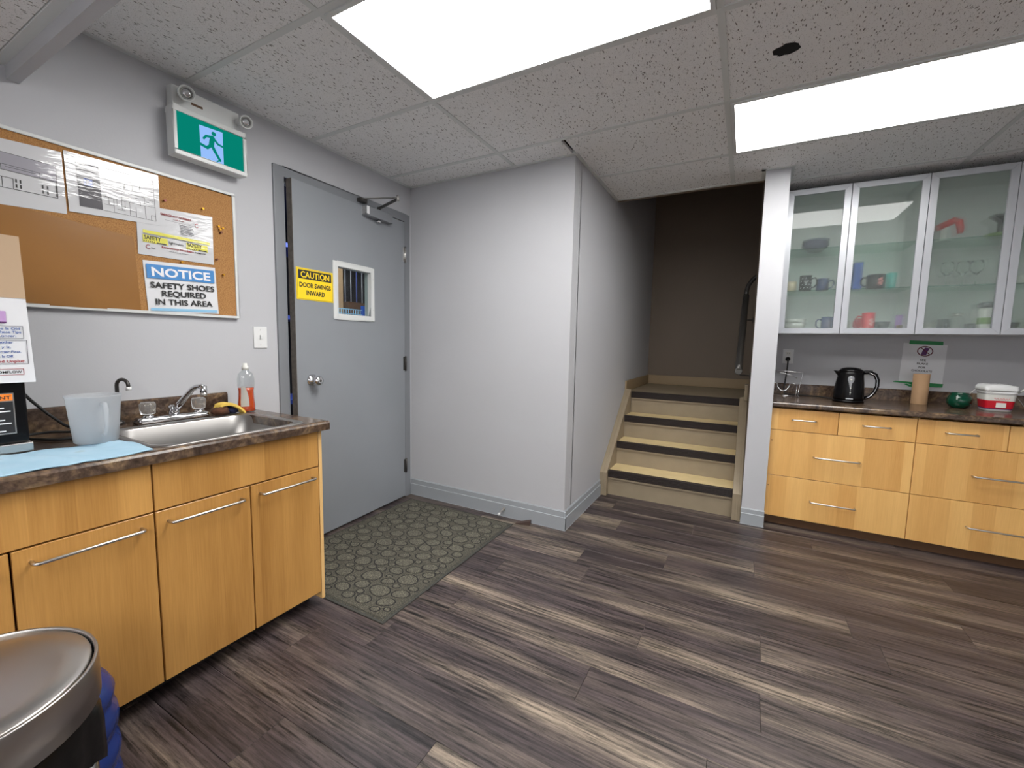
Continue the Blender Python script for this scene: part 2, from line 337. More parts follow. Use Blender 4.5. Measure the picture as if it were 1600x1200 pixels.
M['led_far'] = emit('led_diffuser_far', (1, .985, .96, 1), PANEL*.66)
M['exit_green'] = emit('exit_green', srgb(6, 140, 122), .42)
M['exit_white'] = emit('exit_white', srgb(150, 190, 250), .5)

# ------------------------------------------------------------------ mesh builder
class MB:
    def __init__(s, tf=None): s.v = []; s.f = []; s.m = []; s.sm = []; s.tf = tf
    def face(s, idx, mi=0, sm=False): s.f.append(idx); s.m.append(mi); s.sm.append(sm)
    def box(s, x0, x1, y0, y1, z0, z1, mi=0):
        n = len(s.v); s.v += [(x, y, z) for z in (z0, z1) for y in (y0, y1) for x in (x0, x1)]
        for q in ((0, 2, 3, 1), (4, 5, 7, 6), (0, 1, 5, 4), (2, 6, 7, 3), (0, 4, 6, 2), (1, 3, 7, 5)): s.face([n+i for i in q], mi)
        return s
    def quad(s, *p, mi=0): n = len(s.v); s.v += list(p); s.face(list(range(n, n+len(p))), mi); return s
    def prism(s, poly, axis, a, b, mi=0):
        """poly: list of 2D points in the two axes other than 'axis' (order x,y,z), extruded a..b"""
        n = len(s.v); k = len(poly)
        def P(p, t):
            if axis == 0: return (t, p[0], p[1])
            if axis == 1: return (p[0], t, p[1])
            return (p[0], p[1], t)
        s.v += [P(p, a) for p in poly] + [P(p, b) for p in poly]
        s.face([n+i for i in range(k)][::-1], mi); s.face([n+k+i for i in range(k)], mi)
        for i in range(k): j = (i+1) % k; s.face([n+i, n+j, n+k+j, n+k+i], mi)
        return s
    def ring_loft(s, rings, close=True, cap0=False, cap1=False, mi=0, sm=True):
        n = len(s.v); k = len(rings[0])
        for r in rings: s.v += list(r)
        for a in range(len(rings)-1):
            for i in range(k if close else k-1):
                j = (i+1) % k; s.face([n+a*k+i, n+a*k+j, n+(a+1)*k+j, n+(a+1)*k+i], mi, sm)
        if cap0: s.face([n+i for i in range(k)][::-1], mi)
        if cap1: s.face([n+(len(rings)-1)*k+i for i in range(k)], mi)
        return s
    def lathe(s, prof, c=(0, 0, 0), n=24, mi=0, sm=True, cap0=True, cap1=True, ax=2):
        rings = []
        for r, h in prof:
            ring = []
            for i in range(n):
                t = 2*PI*i/n; a, b = r*math.cos(t), r*math.sin(t)
                p = (a, b, h) if ax == 2 else ((h, a, b) if ax == 0 else (b, h, a))
                ring.append((c[0]+p[0], c[1]+p[1], c[2]+p[2]))
            rings.append(ring)
        return s.ring_loft(rings, True, cap0, cap1, mi, sm)
    def tube(s, pts, r, n=8, mi=0, closed=False):
        pts = [Vector(p) for p in pts]; rings = []; prev = None
        K = len(pts)
        for i, p in enumerate(pts):
            if closed: t = pts[(i+1) % K]-pts[i-1]
            else: t = pts[min(i+1, K-1)]-pts[max(i-1, 0)]
            t = t.normalized()
            if prev is None: a = Vector((0, 0, 1)) if abs(t.z) < .9 else Vector((1, 0, 0))
            else: a = prev
            u = (a - t*a.dot(t)).normalized(); v = t.cross(u); prev = u
            rr = r[i] if isinstance(r, (list, tuple)) else r
            rings.append([tuple(p+u*rr*math.cos(2*PI*j/n)+v*rr*math.sin(2*PI*j/n)) for j in range(n)])
        if closed: rings.append(rings[0])
        return s.ring_loft(rings, True, not closed, not closed, mi, True)
    def seg(s, a, b, wdt, o, u, v, nrm, h, mi=0):
        """flat printed stroke between 2D points a,b in plane (o,u,v)"""
        d = Vector((b[0]-a[0], b[1]-a[1])); L = d.length or 1e-6; d /= L; q = Vector((-d.y, d.x))*wdt/2
        P = []
        for c, sg in ((a, 1), (b, 1), (b, -1), (a, -1)):
            x, y = c[0]+sg*q.x, c[1]+sg*q.y; P.append(tuple(o+u*x+v*y+nrm*h))
        return s.quad(*P[::-1], mi=mi)
    def build(s, name, mats, parent=None, bev=0, seg=2, origin=None, smooth=False, solid=0):
        vs = [Vector(s.tf(p)) if s.tf else Vector(p) for p in s.v]
        lo = Vector([min(v[i] for v in vs) for i in range(3)]); hi = Vector([max(v[i] for v in vs) for i in range(3)])
        if origin is None:
            origin = (lo+hi)/2
            if parent is None: origin.z = lo.z
        origin = Vector(origin)
        me = bpy.data.meshes.new(name); me.from_pydata([v-origin for v in vs], [], s.f)
        if not isinstance(mats, (list, tuple)): mats = [mats]
        for m in mats: me.materials.append(M[m] if isinstance(m, str) else m)
        for p, mi, sm in zip(me.polygons, s.m, s.sm): p.material_index = mi; p.use_smooth = sm or smooth
        me.update()
        bm = bmesh.new(); bm.from_mesh(me)
        if bev:
            bmesh.ops.remove_doubles(bm, verts=bm.verts, dist=1e-6)
            es = [e for e in bm.edges if len(e.link_faces) == 2 and e.calc_face_angle(0) > .6]
            bmesh.ops.bevel(bm, geom=es, offset=bev, segments=seg, profile=.5, affect='EDGES', clamp_overlap=True)
        bmesh.ops.recalc_face_normals(bm, faces=bm.faces)
        bm.to_mesh(me); bm.free()
        o = bpy.data.objects.new(name, me); C.objects.link(o)
        if parent is not None:
            o.parent = parent; o.location = origin - wloc(parent)
        else: o.location = origin
        if solid:
            sd = o.modifiers.new('thickness', 'SOLIDIFY'); sd.thickness = solid; sd.offset = 0
        return o
def wloc(o):
    p = Vector(o.location)
    while o.parent: o = o.parent; p = p + Vector(o.location)
    return p
def tag(o, label, cat, group=None, kind=None):
    o['label'] = label; o['category'] = cat
    if group: o['group'] = group
    if kind: o['kind'] = kind
    return o
def thing(name, loc, label, cat, group=None):
    o = bpy.data.objects.new(name, None); C.objects.link(o); o.location = loc; o.empty_display_size = .05
    return tag(o, label, cat, group)
def struct(o): o['kind'] = 'structure'; return o
def shell(name, loc=(0, 0, 0)):
    o = bpy.data.objects.new(name, None); C.objects.link(o); o.location = loc; o['kind'] = 'structure'; return o
def copy_tree(o, parent=None):
    c = o.copy(); C.objects.link(c); c.parent = parent
    for ch in list(o.children): copy_tree(ch, c)
    return c
def rrect(x0, x1, y0, y1, r, z, n=6):
    P = []
    for cx, cy, a in ((x1-r, y1-r, 0), (x0+r, y1-r, PI/2), (x0+r, y0+r, PI), (x1-r, y0+r, 1.5*PI)):
        for i in range(n+1): t = a+PI/2*i/n; P.append((cx+r*math.cos(t), cy+r*math.sin(t), z))
    return P
X_, Y_, Z_ = Vector((1, 0, 0)), Vector((0, 1, 0)), Vector((0, 0, 1))
def text(s, o, u, v, nrm, parent, mat, width=None, height=None, bold=0., h=.0006, name='lettering', align='L', box=None):
    """flat lettering: o = lower-left (or lower-centre) corner; fitted to width and/or height (cap height)"""
    cu = bpy.data.curves.new('t', 'FONT'); cu.body = s; cu.size = 1; cu.offset = bold; cu.resolution_u = 3
    ob = bpy.data.objects.new('t', cu); C.objects.link(ob)
    bpy.context.view_layer.update()
    me = bpy.data.meshes.new_from_object(ob.evaluated_get(bpy.context.evaluated_depsgraph_get()))
    bpy.data.objects.remove(ob); bpy.data.curves.remove(cu)
    xs = [q.co.x for q in me.vertices]; ys = [q.co.y for q in me.vertices]
    x0, x1, y1 = min(xs), max(xs), max(ys)
    y0 = min(0, min(ys)) if any(ch in 'gjpqy' for ch in s) else min(ys)
    cap = .73
    if width is None: sx = sy = height/cap
    elif height is None: sx = sy = width/(x1-x0)
    else: sx = width/(x1-x0); sy = height/cap
    o = Vector(o)
    if align == 'C': o = o - u*(x1-x0)*sx/2
    b = MB()
    b.v = [tuple(o+u*((q.co.x-x0)*sx)+v*((q.co.y-0)*sy)+nrm*h) for q in me.vertices]
    for p in me.polygons: b.face(list(p.vertices))
    bpy.data.meshes.remove(me)
    return b.build(name, mat, parent)

# ================================================================== SHELL
# ---- floor: planks one by one
fl = struct(MB().box(-.02, 5.2, -3.5, 2.9, -.06, -.012).build('floor', 'gap'))
ROWW = .174; PL = 1.22
known = {0: 1.0, 1: 1.81, 2: 1.142, 3: 1.94, 4: 2.372, 5: 2.80, 6: 1.494, 7: 1.93, 8: 2.362, 9: 2.797, 10: 3.24, 11: 1.457, 12: 1.908}
cache = {}
def plank(x0, x1, y0, y1):
    if x1-x0 < .02: return
    key = (round(x1-x0, 3), round(y1-y0, 3))
    if key not in cache:
        o = MB().box(x0+.0004, x1-.0004, y0+.0004, y1-.0004, -.012, 0).build('floor_plank', 'plank', fl, bev=.0007, seg=1)
        cache[key] = o; return o
    o = cache[key].copy(); C.objects.link(o); o.parent = fl; o.location = Vector(((x0+x1)/2, (y0+y1)/2, -.006))-wloc(fl); return o
for k in range(-21, 17):
    y0 = .048+ROWW*k; y1 = y0+ROWW
    if y0 >= 2.9: continue
    y1 = min(y1, 2.9)
    j = known.get(k, (k*.47) % PL)
    x = j - PL*math.ceil((j+.02)/PL)
    while x < 5.2:
        plank(max(x, -.02), min(x+PL, 5.2), y0, y1); x += PL

# ---- walls
wl = struct(MB().box(-.12, 0, -3.5, .43, 0, H+.06).box(-.12, 0, 1.365, 1.44, 0, H+.06).box(-.12, 0, .43, 1.365, 2.065, H+.06).build('wall_left', 'wall', bev=0))
wb = struct(MB().box(-.12, 1.286, 1.44, 1.56, 0, H+.06).build('wall_back', 'wall'))
ws = struct(MB().box(1.166, 1.286, 1.56, 4.05, 0, 3.3).box(1.166, 1.286, 1.55, 1.56, 0, 3.3).build('wall_stairside', 'wall'))
MBk = MB().box(1.286, 3.7, 3.95, 4.05, 0, 3.3)
wk = struct(MBk.build('wall_landing', 'wall_brown'))
# partition between stairs and cabinets (grey in front and right, brown towards the stairs)
p = MB(); p.box(2.29, 2.425, 2.18, 2.98, 0, H, 0)
p.m[4] = 1
wp = struct(p.build('wall_partition', ['wall', 'wall_brown'])); 
struct(MB().box(2.29, 2.425, 2.36, 2.98, H, 3.3).build('wall_partition_upper', 'wall_brown'))
struct(MB().box(2.425, 5.3, 2.88, 2.98, 0, H+.06).build('wall_kitchen', 'wall'))
struct(MB().box(5.2, 5.3, -3.5, 2.88, 0, H+.06).build('wall_right', 'wall'))
struct(MB().box(-.12, 5.3, -3.6, -3.5, 0, H+.06).build('wall_rear', 'wall'))
struct(MB().box(3.6, 3.7, 2.98, 3.95, .5, 3.3).build('wall_landing_right', 'wall_brown'))
struct(MB().box(2.425, 3.6, 2.96, 2.985, H, 3.3).build('wall_landing_front', 'wall_brown'))
struct(MB().box(1.166, 3.7, 2.3, 4.05, 3.3, 3.36).build('ceiling_stairwell', 'wall_brown'))
struct(MB().box(1.286, 2.29, 2.36, 2.42, H+.01, 3.3).build('trim_1', 'wall_brown'))     # upstand above the ceiling edge
# ---- baseboards: lower board, recessed upper moulding
def baseboard(name, a, b, nrm, h=.128, mat='base', t=.014):
    """a,b 2D points on the wall, nrm outward 2D"""
    m = MB(); ax, ay = a; bx, by = b
    def slab(t0, z0, z1):
        n = len(m.v); P = [(ax, ay), (bx, by), (bx+nrm[0]*t0, by+nrm[1]*t0), (ax+nrm[0]*t0, ay+nrm[1]*t0)]
        m.v += [(x, y, z) for z in (z0, z1) for x, y in P]
        for q in ((0, 1, 2, 3), (4, 5, 6, 7), (0, 1, 5, 4), (1, 2, 6, 5), (2, 3, 7, 6), (3, 0, 4, 7)): m.face([n+i for i in q])
    slab(t, 0, h*.68); slab(t*.62, h*.68, h*.96); slab(t*.3, h*.96, h)
    return struct(m.build(name, mat, bev=.0015, seg=1))
baseboard('baseboard_back', (.0, 1.44), (1.3, 1.44), (0, -1))
baseboard('baseboard_stairside', (1.286, 1.4262), (1.286, 2.2), (1, 0))
baseboard('baseboard_partition', (2.288, 2.18), (2.427, 2.18), (0, -1), h=.112)
baseboard('baseboard_rear', (0, -3.5), (5.2, -3.5), (0, 1))
baseboard('baseboard_right', (5.2, -3.5), (5.2, 2.88), (-1, 0))
# ---- ceiling: grid with individually built tiles
G = .6096; X1 = .8807; TW = .024
ceil = struct(MB().box(-.12, 5.3, -3.6, 2.36, H+.06, H+.12).box(2.36, 5.3, 2.36, 2.98, H+.06, H+.12).build('ceiling', 'gap'))
xl = [0, X1, X1+2*G, X1+4*G, X1+6*G, 5.2]
SOF0, SOF1 = -1.83, -.525
LIGHTS = {(1, 0): 0, (2, 2): 0, (1, -4): 0, (3, -5): 0, (3, -4): 0, (2, -5): 0}
tcache = {}
def ctile(x0, x1, y0, y1, z=H, par=ceil):
    if x1-x0 < .03 or y1-y0 < .02: return
    x0 += TW/2; x1 -= TW/2; y0 += TW/2; y1 -= TW/2
    key = (round(x1-x0, 3), round(y1-y0, 3))
    if key not in tcache:
        tcache[key] = MB().box(x0, x1, y0, y1, z+.004, z+.02).build('ceiling_tile', 'tile', par); return
    o = tcache[key].copy(); C.objects.link(o); o.parent = par; o.location = Vector(((x0+x1)/2, (y0+y1)/2, z+.012))-wloc(par)
yl = [G*k for k in range(-6, 5)]
def rows():
    for k in range(-6, 5):
        yield k, G*k, min(G*(k+1), 2.88)
tees = []
for k, y0, y1 in rows():
    if y0 < -3.5: y0 = -3.5
    for i in range(5):
        x0, x1 = xl[i], xl[i+1]
        segs = [(y0, y1)]
        if k in (-3, -2): continue               # soffit band handled below
        if k == -1: segs = [(SOF1, y1)]
        if (i, k) in LIGHTS: continue
        for a, b in segs:
            if k == 2 and i == 0: b = 1.44
            if k == 2 and i == 1:
                ctile(x0, 1.286, a, 1.44); ctile(1.286, x1, a, b); continue
            if k == 3:
                if i == 0: continue
                if i == 1: x0 = 1.286
                b = y1
                if i == 1: b = 2.35
                if i == 2: ctile(x0, 2.437, a, 2.35); ctile(2.413, x1, a, b); continue
            if k == 4:
                if i < 2: continue
                if i == 2: x0 = 2.425
            if k > 2 and i == 0: continue
            ctile(x0, x1, a, b)
def tee(x0, x1, y0, y1, z=H): MB().box(x0, x1, y0, y1, z, z+.03).build('ceiling_grid_bar', 'grid', ceil)
for k in range(-6, 5):
    y = G*k
    if k in (-5,) or k >= 0 or k in (-4,):
        x0 = 0 if k <= 2 else (1.286 if k == 3 else 2.425)
        tee(x0, 5.2, y-TW/2, y+TW/2)
for i in range(1, 5):
    x = xl[i]; y1 = 2.88
    if i == 1: y1 = 1.44
    if i == 2: y1 = 2.35
    tee(x-TW/2, x+TW/2, SOF1, y1, H+.0004); tee(x-TW/2, x+TW/2, -3.5, SOF0, H+.0004)
# perimeter angles
for a in [(0, .022, SOF1, 1.44), (0, 1.286, 1.418, 1.44), (1.286, 1.308, 1.418, 2.35), (1.286, 2.29, 2.328, 2.352), (2.268, 2.29, 2.158, 2.33), (2.268, 2.447, 2.158, 2.18), (2.425, 2.447, 2.18, 2.88), (2.425, 5.2, 2.858, 2.88), (5.178, 5.2, SOF1, 2.88)]:
    MB().box(*a, H-.0006, H+.03).build('wall_angle_trim', 'grid', ceil)
# dropped soffit on the camera side
zs = 2.095
sf = struct(MB().box(0, 5.2, SOF0, SOF1-.035, zs+.03, zs+.06).build('ceiling_soffit', 'gap'))
struct(MB().box(0, 5.2, SOF1-.018, SOF1+.012, 2.05, H+.05).build('trim_2', 'wall'))
struct(MB().box(0, 5.2, SOF0-.03, SOF0, 2.05, H+.05).build('trim_3', 'wall'))
MB().box(0, 5.2, SOF1-.045, SOF1-.018, zs-.002, zs+.02).build('wall_angle_trim', 'grid', sf)
for a, b in ((SOF0, -1.17), (-1.17, SOF1-.035)):
    for i in range(5): ctile(xl[i], xl[i+1], a, b, zs, sf)
MB().box(0, 5.2, -1.182, -1.158, zs-.0003, zs+.02).build('ceiling_grid_bar', 'grid', sf)
for i in range(1, 5): MB().box(xl[i]-.012, xl[i]+.012, SOF0, SOF1-.04, zs, zs+.02).build('ceiling_grid_bar', 'grid', sf)
MB().box(0, .02, SOF0, SOF1-.045, zs-.0005, zs+.02).build('wall_angle_trim', 'grid', sf)
# broken hole in a tile
hb = MB(); cx, cy = 2.31, .935
ring = [(cx+(.046+random.uniform(-.008, .006))*math.cos(t), cy+(.036+random.uniform(-.006, .006))*math.sin(t)) for t in [2*PI*i/18 for i in range(18)]]
hb.prism(ring, 2, H+.0032, H+.005); hb.build('tile_hole', 'gap', ceil)
# ---- LED panels
def led(i, k, label, dm='led'):
    x0, x1, y0, y1 = xl[i], xl[i+1], G*k, G*(k+1)
    t = thing('ceiling_light_panel', ((x0+x1)/2, (y0+y1)/2, H-.006), label, 'ceiling light', 'flat LED panels in the ceiling grid')
    a = .013; f = .03; m = MB()
    m.box(x0+a, x1-a, y0+a, y0+f, H-.006, H+.03); m.box(x0+a, x1-a, y1-f, y1-a, H-.006, H+.03)
    m.box(x0+a, x0+f, y0+f, y1-f, H-.006, H+.03); m.box(x1-f, x1-a, y0+f, y1-f, H-.006, H+.03)
    m.build('panel_frame', 'white_metal', t)
    MB().box(x0+f, x1-f, y0+f, y1-f, H-.002, H+.01).build('diffuser', dm, t)
led(1, 0, 'large bright LED ceiling panel over the door mat, nearest the exit sign')
led(2, 2, 'bright LED ceiling panel in front of the glass wall cabinets', 'led_far')
led(1, -4, 'LED ceiling panel behind the camera on the sink side')  # from here on the panels are unseen, added to raise the indirect light
led(3, -5, 'LED ceiling panel at the rear of the room, last row')
led(3, -4, 'LED ceiling panel behind the camera on the cabinet side')
led(2, -5, 'LED ceiling panel in the middle of the rear row')

# ================================================================== DOOR
door = shell('door_1', (0, 1.36, 0))
fm = MB()
fm.box(-.12, .012, .378, .434, 0, 2.115); fm.box(-.12, .012, 1.362, 1.418, 0, 2.115); fm.box(-.12, .012, .434, 1.362, 2.062, 2.115)
fm.box(-.075, -.04, .434, .452, 0, 2.062); fm.box(-.075, -.04, 1.346, 1.362, 0, 2.062); fm.box(-.075, -.04, .452, 1.346, 2.046, 2.062)
fm.build('door_frame', 'framepaint', door, bev=.003)
hx, hy = .014, 1.358; lx, ly = .058, .449
ud = Vector((lx-hx, ly-hy, 0)); WD = ud.length; ud.normalize(); nd = Vector((-ud.y, ud.x, 0))   # normal into the room (+x)
if nd.x < 0: nd = -nd
def D(p): # (u from hinge, n outwards, z)
    q = Vector((hx, hy, 0)) + ud*p[0] + nd*p[1]; return (q.x, q.y, p[2])
def DM(): return MB(D)
wu0, wu1, wz0, wz1 = .343, .622, 1.354, 1.642     # clear opening
lf = DM()
lf.box(0, wu0, -.042, 0, .012, 2.055); lf.box(wu1, WD, -.042, 0, .012, 2.055); lf.box(wu0, wu1, -.042, 0, .012, wz0); lf.box(wu0, wu1, -.042, 0, wz1, 2.055)
lf.build('door_leaf', 'doorpaint', door)
DM().box(WD-.001, WD+.0025, -.042, -.0005, .012, 2.055).build('door_edge', 'dooredge', door)
wf = DM(); e = .030
wf.box(wu0-e, wu0+.002, -.05, .007, wz0-e, wz1+e); wf.box(wu1-.002, wu1+e, -.05, .007, wz0-e, wz1+e)
wf.box(wu0+.002, wu1-.002, -.05, .007, wz0-e, wz0+.002); wf.box(wu0+.002, wu1-.002, -.05, .007, wz1-.002, wz1+e)
win = wf.build('window_frame', 'white_metal', door, bev=.003)
for u, z in ((wu0-.018, 1.40), (wu0-.018, 1.60)): DM().box(u-.003, u+.003, .007, .009, z-.003, z+.003).build('screw', 'steel', win)
DM().box(wu0+.002, wu1-.002, -.027, -.022, wz0+.002, wz1-.002).build('glass_pane', 'pane', win)
# knob
ku, kz = WD-.096, .962
kb = MB(D)
def lathe_n(m, prof, u, z, n=24, mi=0):
    rings = [[(u+r*math.cos(2*PI*i/n), h, z+r*math.sin(2*PI*i/n)) for i in range(n)] for r, h in prof]
    m.ring_loft(rings, True, True, True, mi, True); return m
lathe_n(kb, [(.034, 0), (.034, .005), (.028, .011), (.013, .014), (.012, .034), (.021, .038), (.028, .047), (.029, .056), (.024, .066), (.014, .070), (.013, .071)], ku, kz)
kn = kb.build('door_knob', 'chrome', door)
kk = MB(D); lathe_n(kk, [(.007, .0705), (.007, .0725), (.004, .0728)], ku, kz, 12); kk.build('keyhole', 'darkmetal', kn)
for z, mt in ((1.825, 'steel'), (1.03, 'darkmetal'), (.25, 'darkmetal')):
    hm = MB(); hm.lathe([(.0065, z-.055), (.0065, z+.055)], (.02, 1.361, 0), 12); hm.box(.012, .0145, 1.363, 1.378, z-.05, z+.05); hm.box(.0145, .017, 1.34, 1.358, z-.05, z+.05)
    hm.build('hinge', mt, door)
# closer
cb = MB(D); cb.box(WD-.74, WD-.50, .0, .045, 1.995, 2.055); cl = cb.build('closer_body', 'framepaint', door, bev=.004)
c2 = MB(D); c2.box(WD-.52, WD-.50, .001, .0465, 2.003, 2.05); c2.build('closer_label', 'whiteprint', cl)
c3 = MB(D); c3.lathe([(.012, 0), (.016, .006), (.016, .016), (.008, .02)], (WD-.625, .022, 1.975), 14); c3.build('closer_valve', 'chrome', cl)
a3 = MB(); P0 = Vector(D((WD-.63, .022, 2.07))); P1 = Vector((.255, 1.04, 2.092)); P2 = Vector((.03, .955, 2.093))
a3.tube([P0-Z_*.012, P0+Z_*.008], .012, 10)
def bar(m, a, b, wd, th):
    d = (b-a).normalized(); s_ = d.cross(Z_).normalized()*wd/2; t_ = Z_*th/2; n = len(m.v)
    m.v += [tuple(q+sg*s_+tg*t_) for q in (a, b) for sg, tg in ((-1, -1), (1, -1), (1, 1), (-1, 1))]
    for q in ((0, 1, 2, 3), (7, 6, 5, 4), (0, 4, 5, 1), (1, 5, 6, 2), (2, 6, 7, 3), (3, 7, 4, 0)): m.face([n+i for i in q])
bar(a3, P0, P1, .022, .006); a3.build('closer_arm', 'darkmetal', cl)
a4 = MB(); bar(a4, P1+Z_*.008, P2+Z_*.006, .016, .005); a4.tube([P1-Z_*.012, P1+Z_*.02], .009, 10); a4.build('closer_arm', 'steel', cl)
a5 = MB(); a5.box(.012, .045, .93, .985, 2.078, 2.1); a5.build('closer_bracket', 'darkmetal', cl)
# caution sign on the leaf
cs = thing('caution_sign', D((WD-.112, .003, 1.50)), 'yellow caution plate reading door swings inward beside the door window', 'sign')
su0, su1, sz0, sz1 = WD-.0, wu1+e+.001, 1.418, 1.592
cu0, cu1 = su1, WD-.010
MB(D).box(cu0, cu1, .0005, .0025, sz0, sz1).build('sign_plate', 'yellow', cs)
uu = -ud; org = Vector(D((cu1, .0027, 0)))
wpx = cu1-cu0
MB(D).box(cu0+.012, cu1-.012, .0025, .0028, 1.533, 1.582).build('header_band', 'ink', cs)
text('CAUTION', org+uu*wpx/2+Z_*1.541, uu, Z_, nd, cs, 'yellow', width=wpx*.78, height=.034, bold=.02, align='C', h=.0006)
text('DOOR SWINGS', org+uu*wpx/2+Z_*1.488, uu, Z_, nd, cs, 'ink', width=wpx*.86, height=.026, bold=.035, align='C', h=.0007)
text('INWARD', org+uu*wpx/2+Z_*1.446, uu, Z_, nd, cs, 'ink', width=wpx*.5, height=.026, bold=.035, align='C', h=.0007)
bb = MB(D)
for q in ((cu0+.004, cu1-.004, sz0+.004, sz0+.0055), (cu0+.004, cu1-.004, sz1-.0055, sz1-.004), (cu0+.004, cu0+.0055, sz0+.004, sz1-.004), (cu1-.0055, cu1-.004, sz0+.004, sz1-.004)):
    bb.box(q[0], q[1], .0025, .0027, q[2], q[3])
bb.build('sign_border', 'ink', cs)
# room beyond the door
wr = shell('wall_storeroom', (-1.5, .9, 0))
m = MB(); m.box(-3.3, -3.2, -.6, 4.1, 0, 2.6); m.box(-3.2, -.12, -.7, -.6, 0, 2.6); m.box(-3.2, -.12, 4.0, 4.1, 0, 2.6); m.box(-3.2, -.12, -.6, 4.0, 2.5, 2.6); m.box(-3.2, -.0, -.6, 4.0, -.1, -.012)
m.build('storeroom_shell', 'darkroom', wr)
rk = thing('storage_rack', (-1.75, 2.2, 0), 'dark blue storage rack with a pale wire basket seen through the door window', 'rack')
for y in (1.2, 3.0): MB().box(-1.70, -1.64, y-.03, y+.03, -.012, 2.4).build('post', 'rackblue', rk)
MB().box(-1.66, -1.60, 2.10, 2.16, -.012, 2.4).build('wood_post', 'brown_core', rk)
for z in (.6, 1.42, 2.1): MB().box(-2.1, -1.62, 1.2, 3.0, z-.04, z).build('shelf', 'rackblue', rk)
for k in range(22):
    y = 1.25+k*.08; MB().tube([(-1.72, y, 1.42), (-1.72, y, 2.06)], .006, 6).build('hanging_strap', 'lam_grey' if k % 3 else 'rackblue', rk)
wbk = MB()
for i in range(34):
    y = 1.7+i*.032; wbk.tube([(-1.58, y, 1.43), (-1.58, y, 1.53)], .0035, 5)
for z in (1.43, 1.48, 1.53): wbk.tube([(-1.58, 1.7, z), (-1.58, 2.76, z)], .0045, 5)
wbk.build('wire_basket', 'notice_pale', rk)
MB().box(-1.9, -1.66, 2.28, 2.55, 1.42, 1.62).build('carton', 'wood_dark', rk)
MB().box(-1.60, -1.565, 2.40, 2.44, 1.44, 1.58).build('blue_tag', 'bluebox', rk)
sl = bpy.data.lights.new('storeroom_lamp', 'AREA'); sl.energy = 22; sl.size = .6; so = bpy.data.objects.new('storeroom_lamp', sl); C.objects.link(so); so.location = (-1.0, 1.6, 2.48)  # unseen light, added so the rack shows through the door window
so['kind'] = 'structure'

# door stop, wedge, mat
ds = thing('door_stop', (.85, 1.426, .055), 'small spring door stop with white tip on the baseboard', 'door stop')
m = MB(); m.lathe([(.011, 0), (.011, -.004)], (.85, 1.4255, .055), 12, ax=1)
pts = [(.85+.0055*math.cos(t*1.3), 1.422-.06*t/50, .055+.0055*math.sin(t*1.3)-.012*(t/50)**2) for t in range(51)]
m.tube(pts, .0014, 5); m.build('spring', 'steel', ds)
MB().lathe([(.008, 0), (.009, -.006), (.007, -.014)], (.85, 1.362, .043), 12, ax=1).build('rubber_tip', 'white', ds)
wd = MB(); wd.prism([(-.05, 0), (.05, 0), (.05, .03), (-.05, .004)], 1, -.016, .016)
import mathutils
wo = wd.build('door_wedge', 'wedge', bev=.001); wo.location = (1.02, 1.385, 0); wo.rotation_euler = (0, 0, .25)
tag(wo, 'dark brown door wedge on the floor against the baseboard near the wall corner', 'door wedge')
mat = thing('door_mat', (.53, .76, 0), 'olive grey door mat with pebble outlines in front of the grey door', 'mat')
mx0, mx1, my0, my1 = .085, .968, .178, 1.338
MB().box(mx0, mx1, my0, my1, .0003, .006).build('mat_border', 'matedge', mat, bev=.002)
MB().box(mx0+.022, mx1-.022, my0+.022, my1-.022, .004, .0085).build('mat_pile', 'carpet', mat, bev=.001)
m = MB(); m.tube([(mx0+.014, my0+.014, .006), (mx1-.014, my0+.014, .006), (mx1-.014, my1-.014, .006), (mx0+.014, my1-.014, .006)], .0035, 6, closed=True); m.build('mat_rib', 'carpet', mat)
rng = random.Random(3); peb = []
for tries in range(14000):
    big = 1-tries/14000
    r = .017+.037*big*rng.uniform(.65, 1)
    x = rng.uniform(mx0+.028+r, mx1-.028-r); y = rng.uniform(my0+.028+r, my1-.028-r)
    if all(((x-a)/1.12)**2+((y-b)/.86)**2 > (r+c-.001)**2 for a, b, c, _ in peb): peb.append((x, y, r, rng.uniform(-.35, .35)))
m = MB(); m2 = MB()
for x, y, r, th in peb:
    ph = rng.uniform(0, 6); P = []; n = 22
    for i in range(n):
        t = 2*PI*i/n; rr = r*(1+.05*math.sin(2*t+ph)+.035*math.sin(3*t+ph*2))
        a, b = rr*1.10*math.cos(t), rr*.84*math.sin(t)
        P.append((x+a*math.cos(th)-b*math.sin(th), y+a*math.sin(th)+b*math.cos(th)))
    k0 = len(m.v)
    for q in (1.0, (r-.0068)/r):
        for (px, py) in P: m.v.append((x+(px-x)*q, y+(py-y)*q, .0090))
    for i in range(n): j = (i+1) % n; m.face([k0+i, k0+j, k0+n+j, k0+n+i])
    q = (r-.006)/r
    m2.ring_loft([[(x+(px-x)*q, y+(py-y)*q, .0086) for px, py in P], [(x+(px-x)*q*.94, y+(py-y)*q*.94, .0106) for px, py in P]], True, False, True, sm=False)
po = m.build('pebble_outlines', 'matline', mat); po['kind'] = 'stuff'
po = m2.build('pebble_tufts', 'carpet_light', mat); po['kind'] = 'stuff'

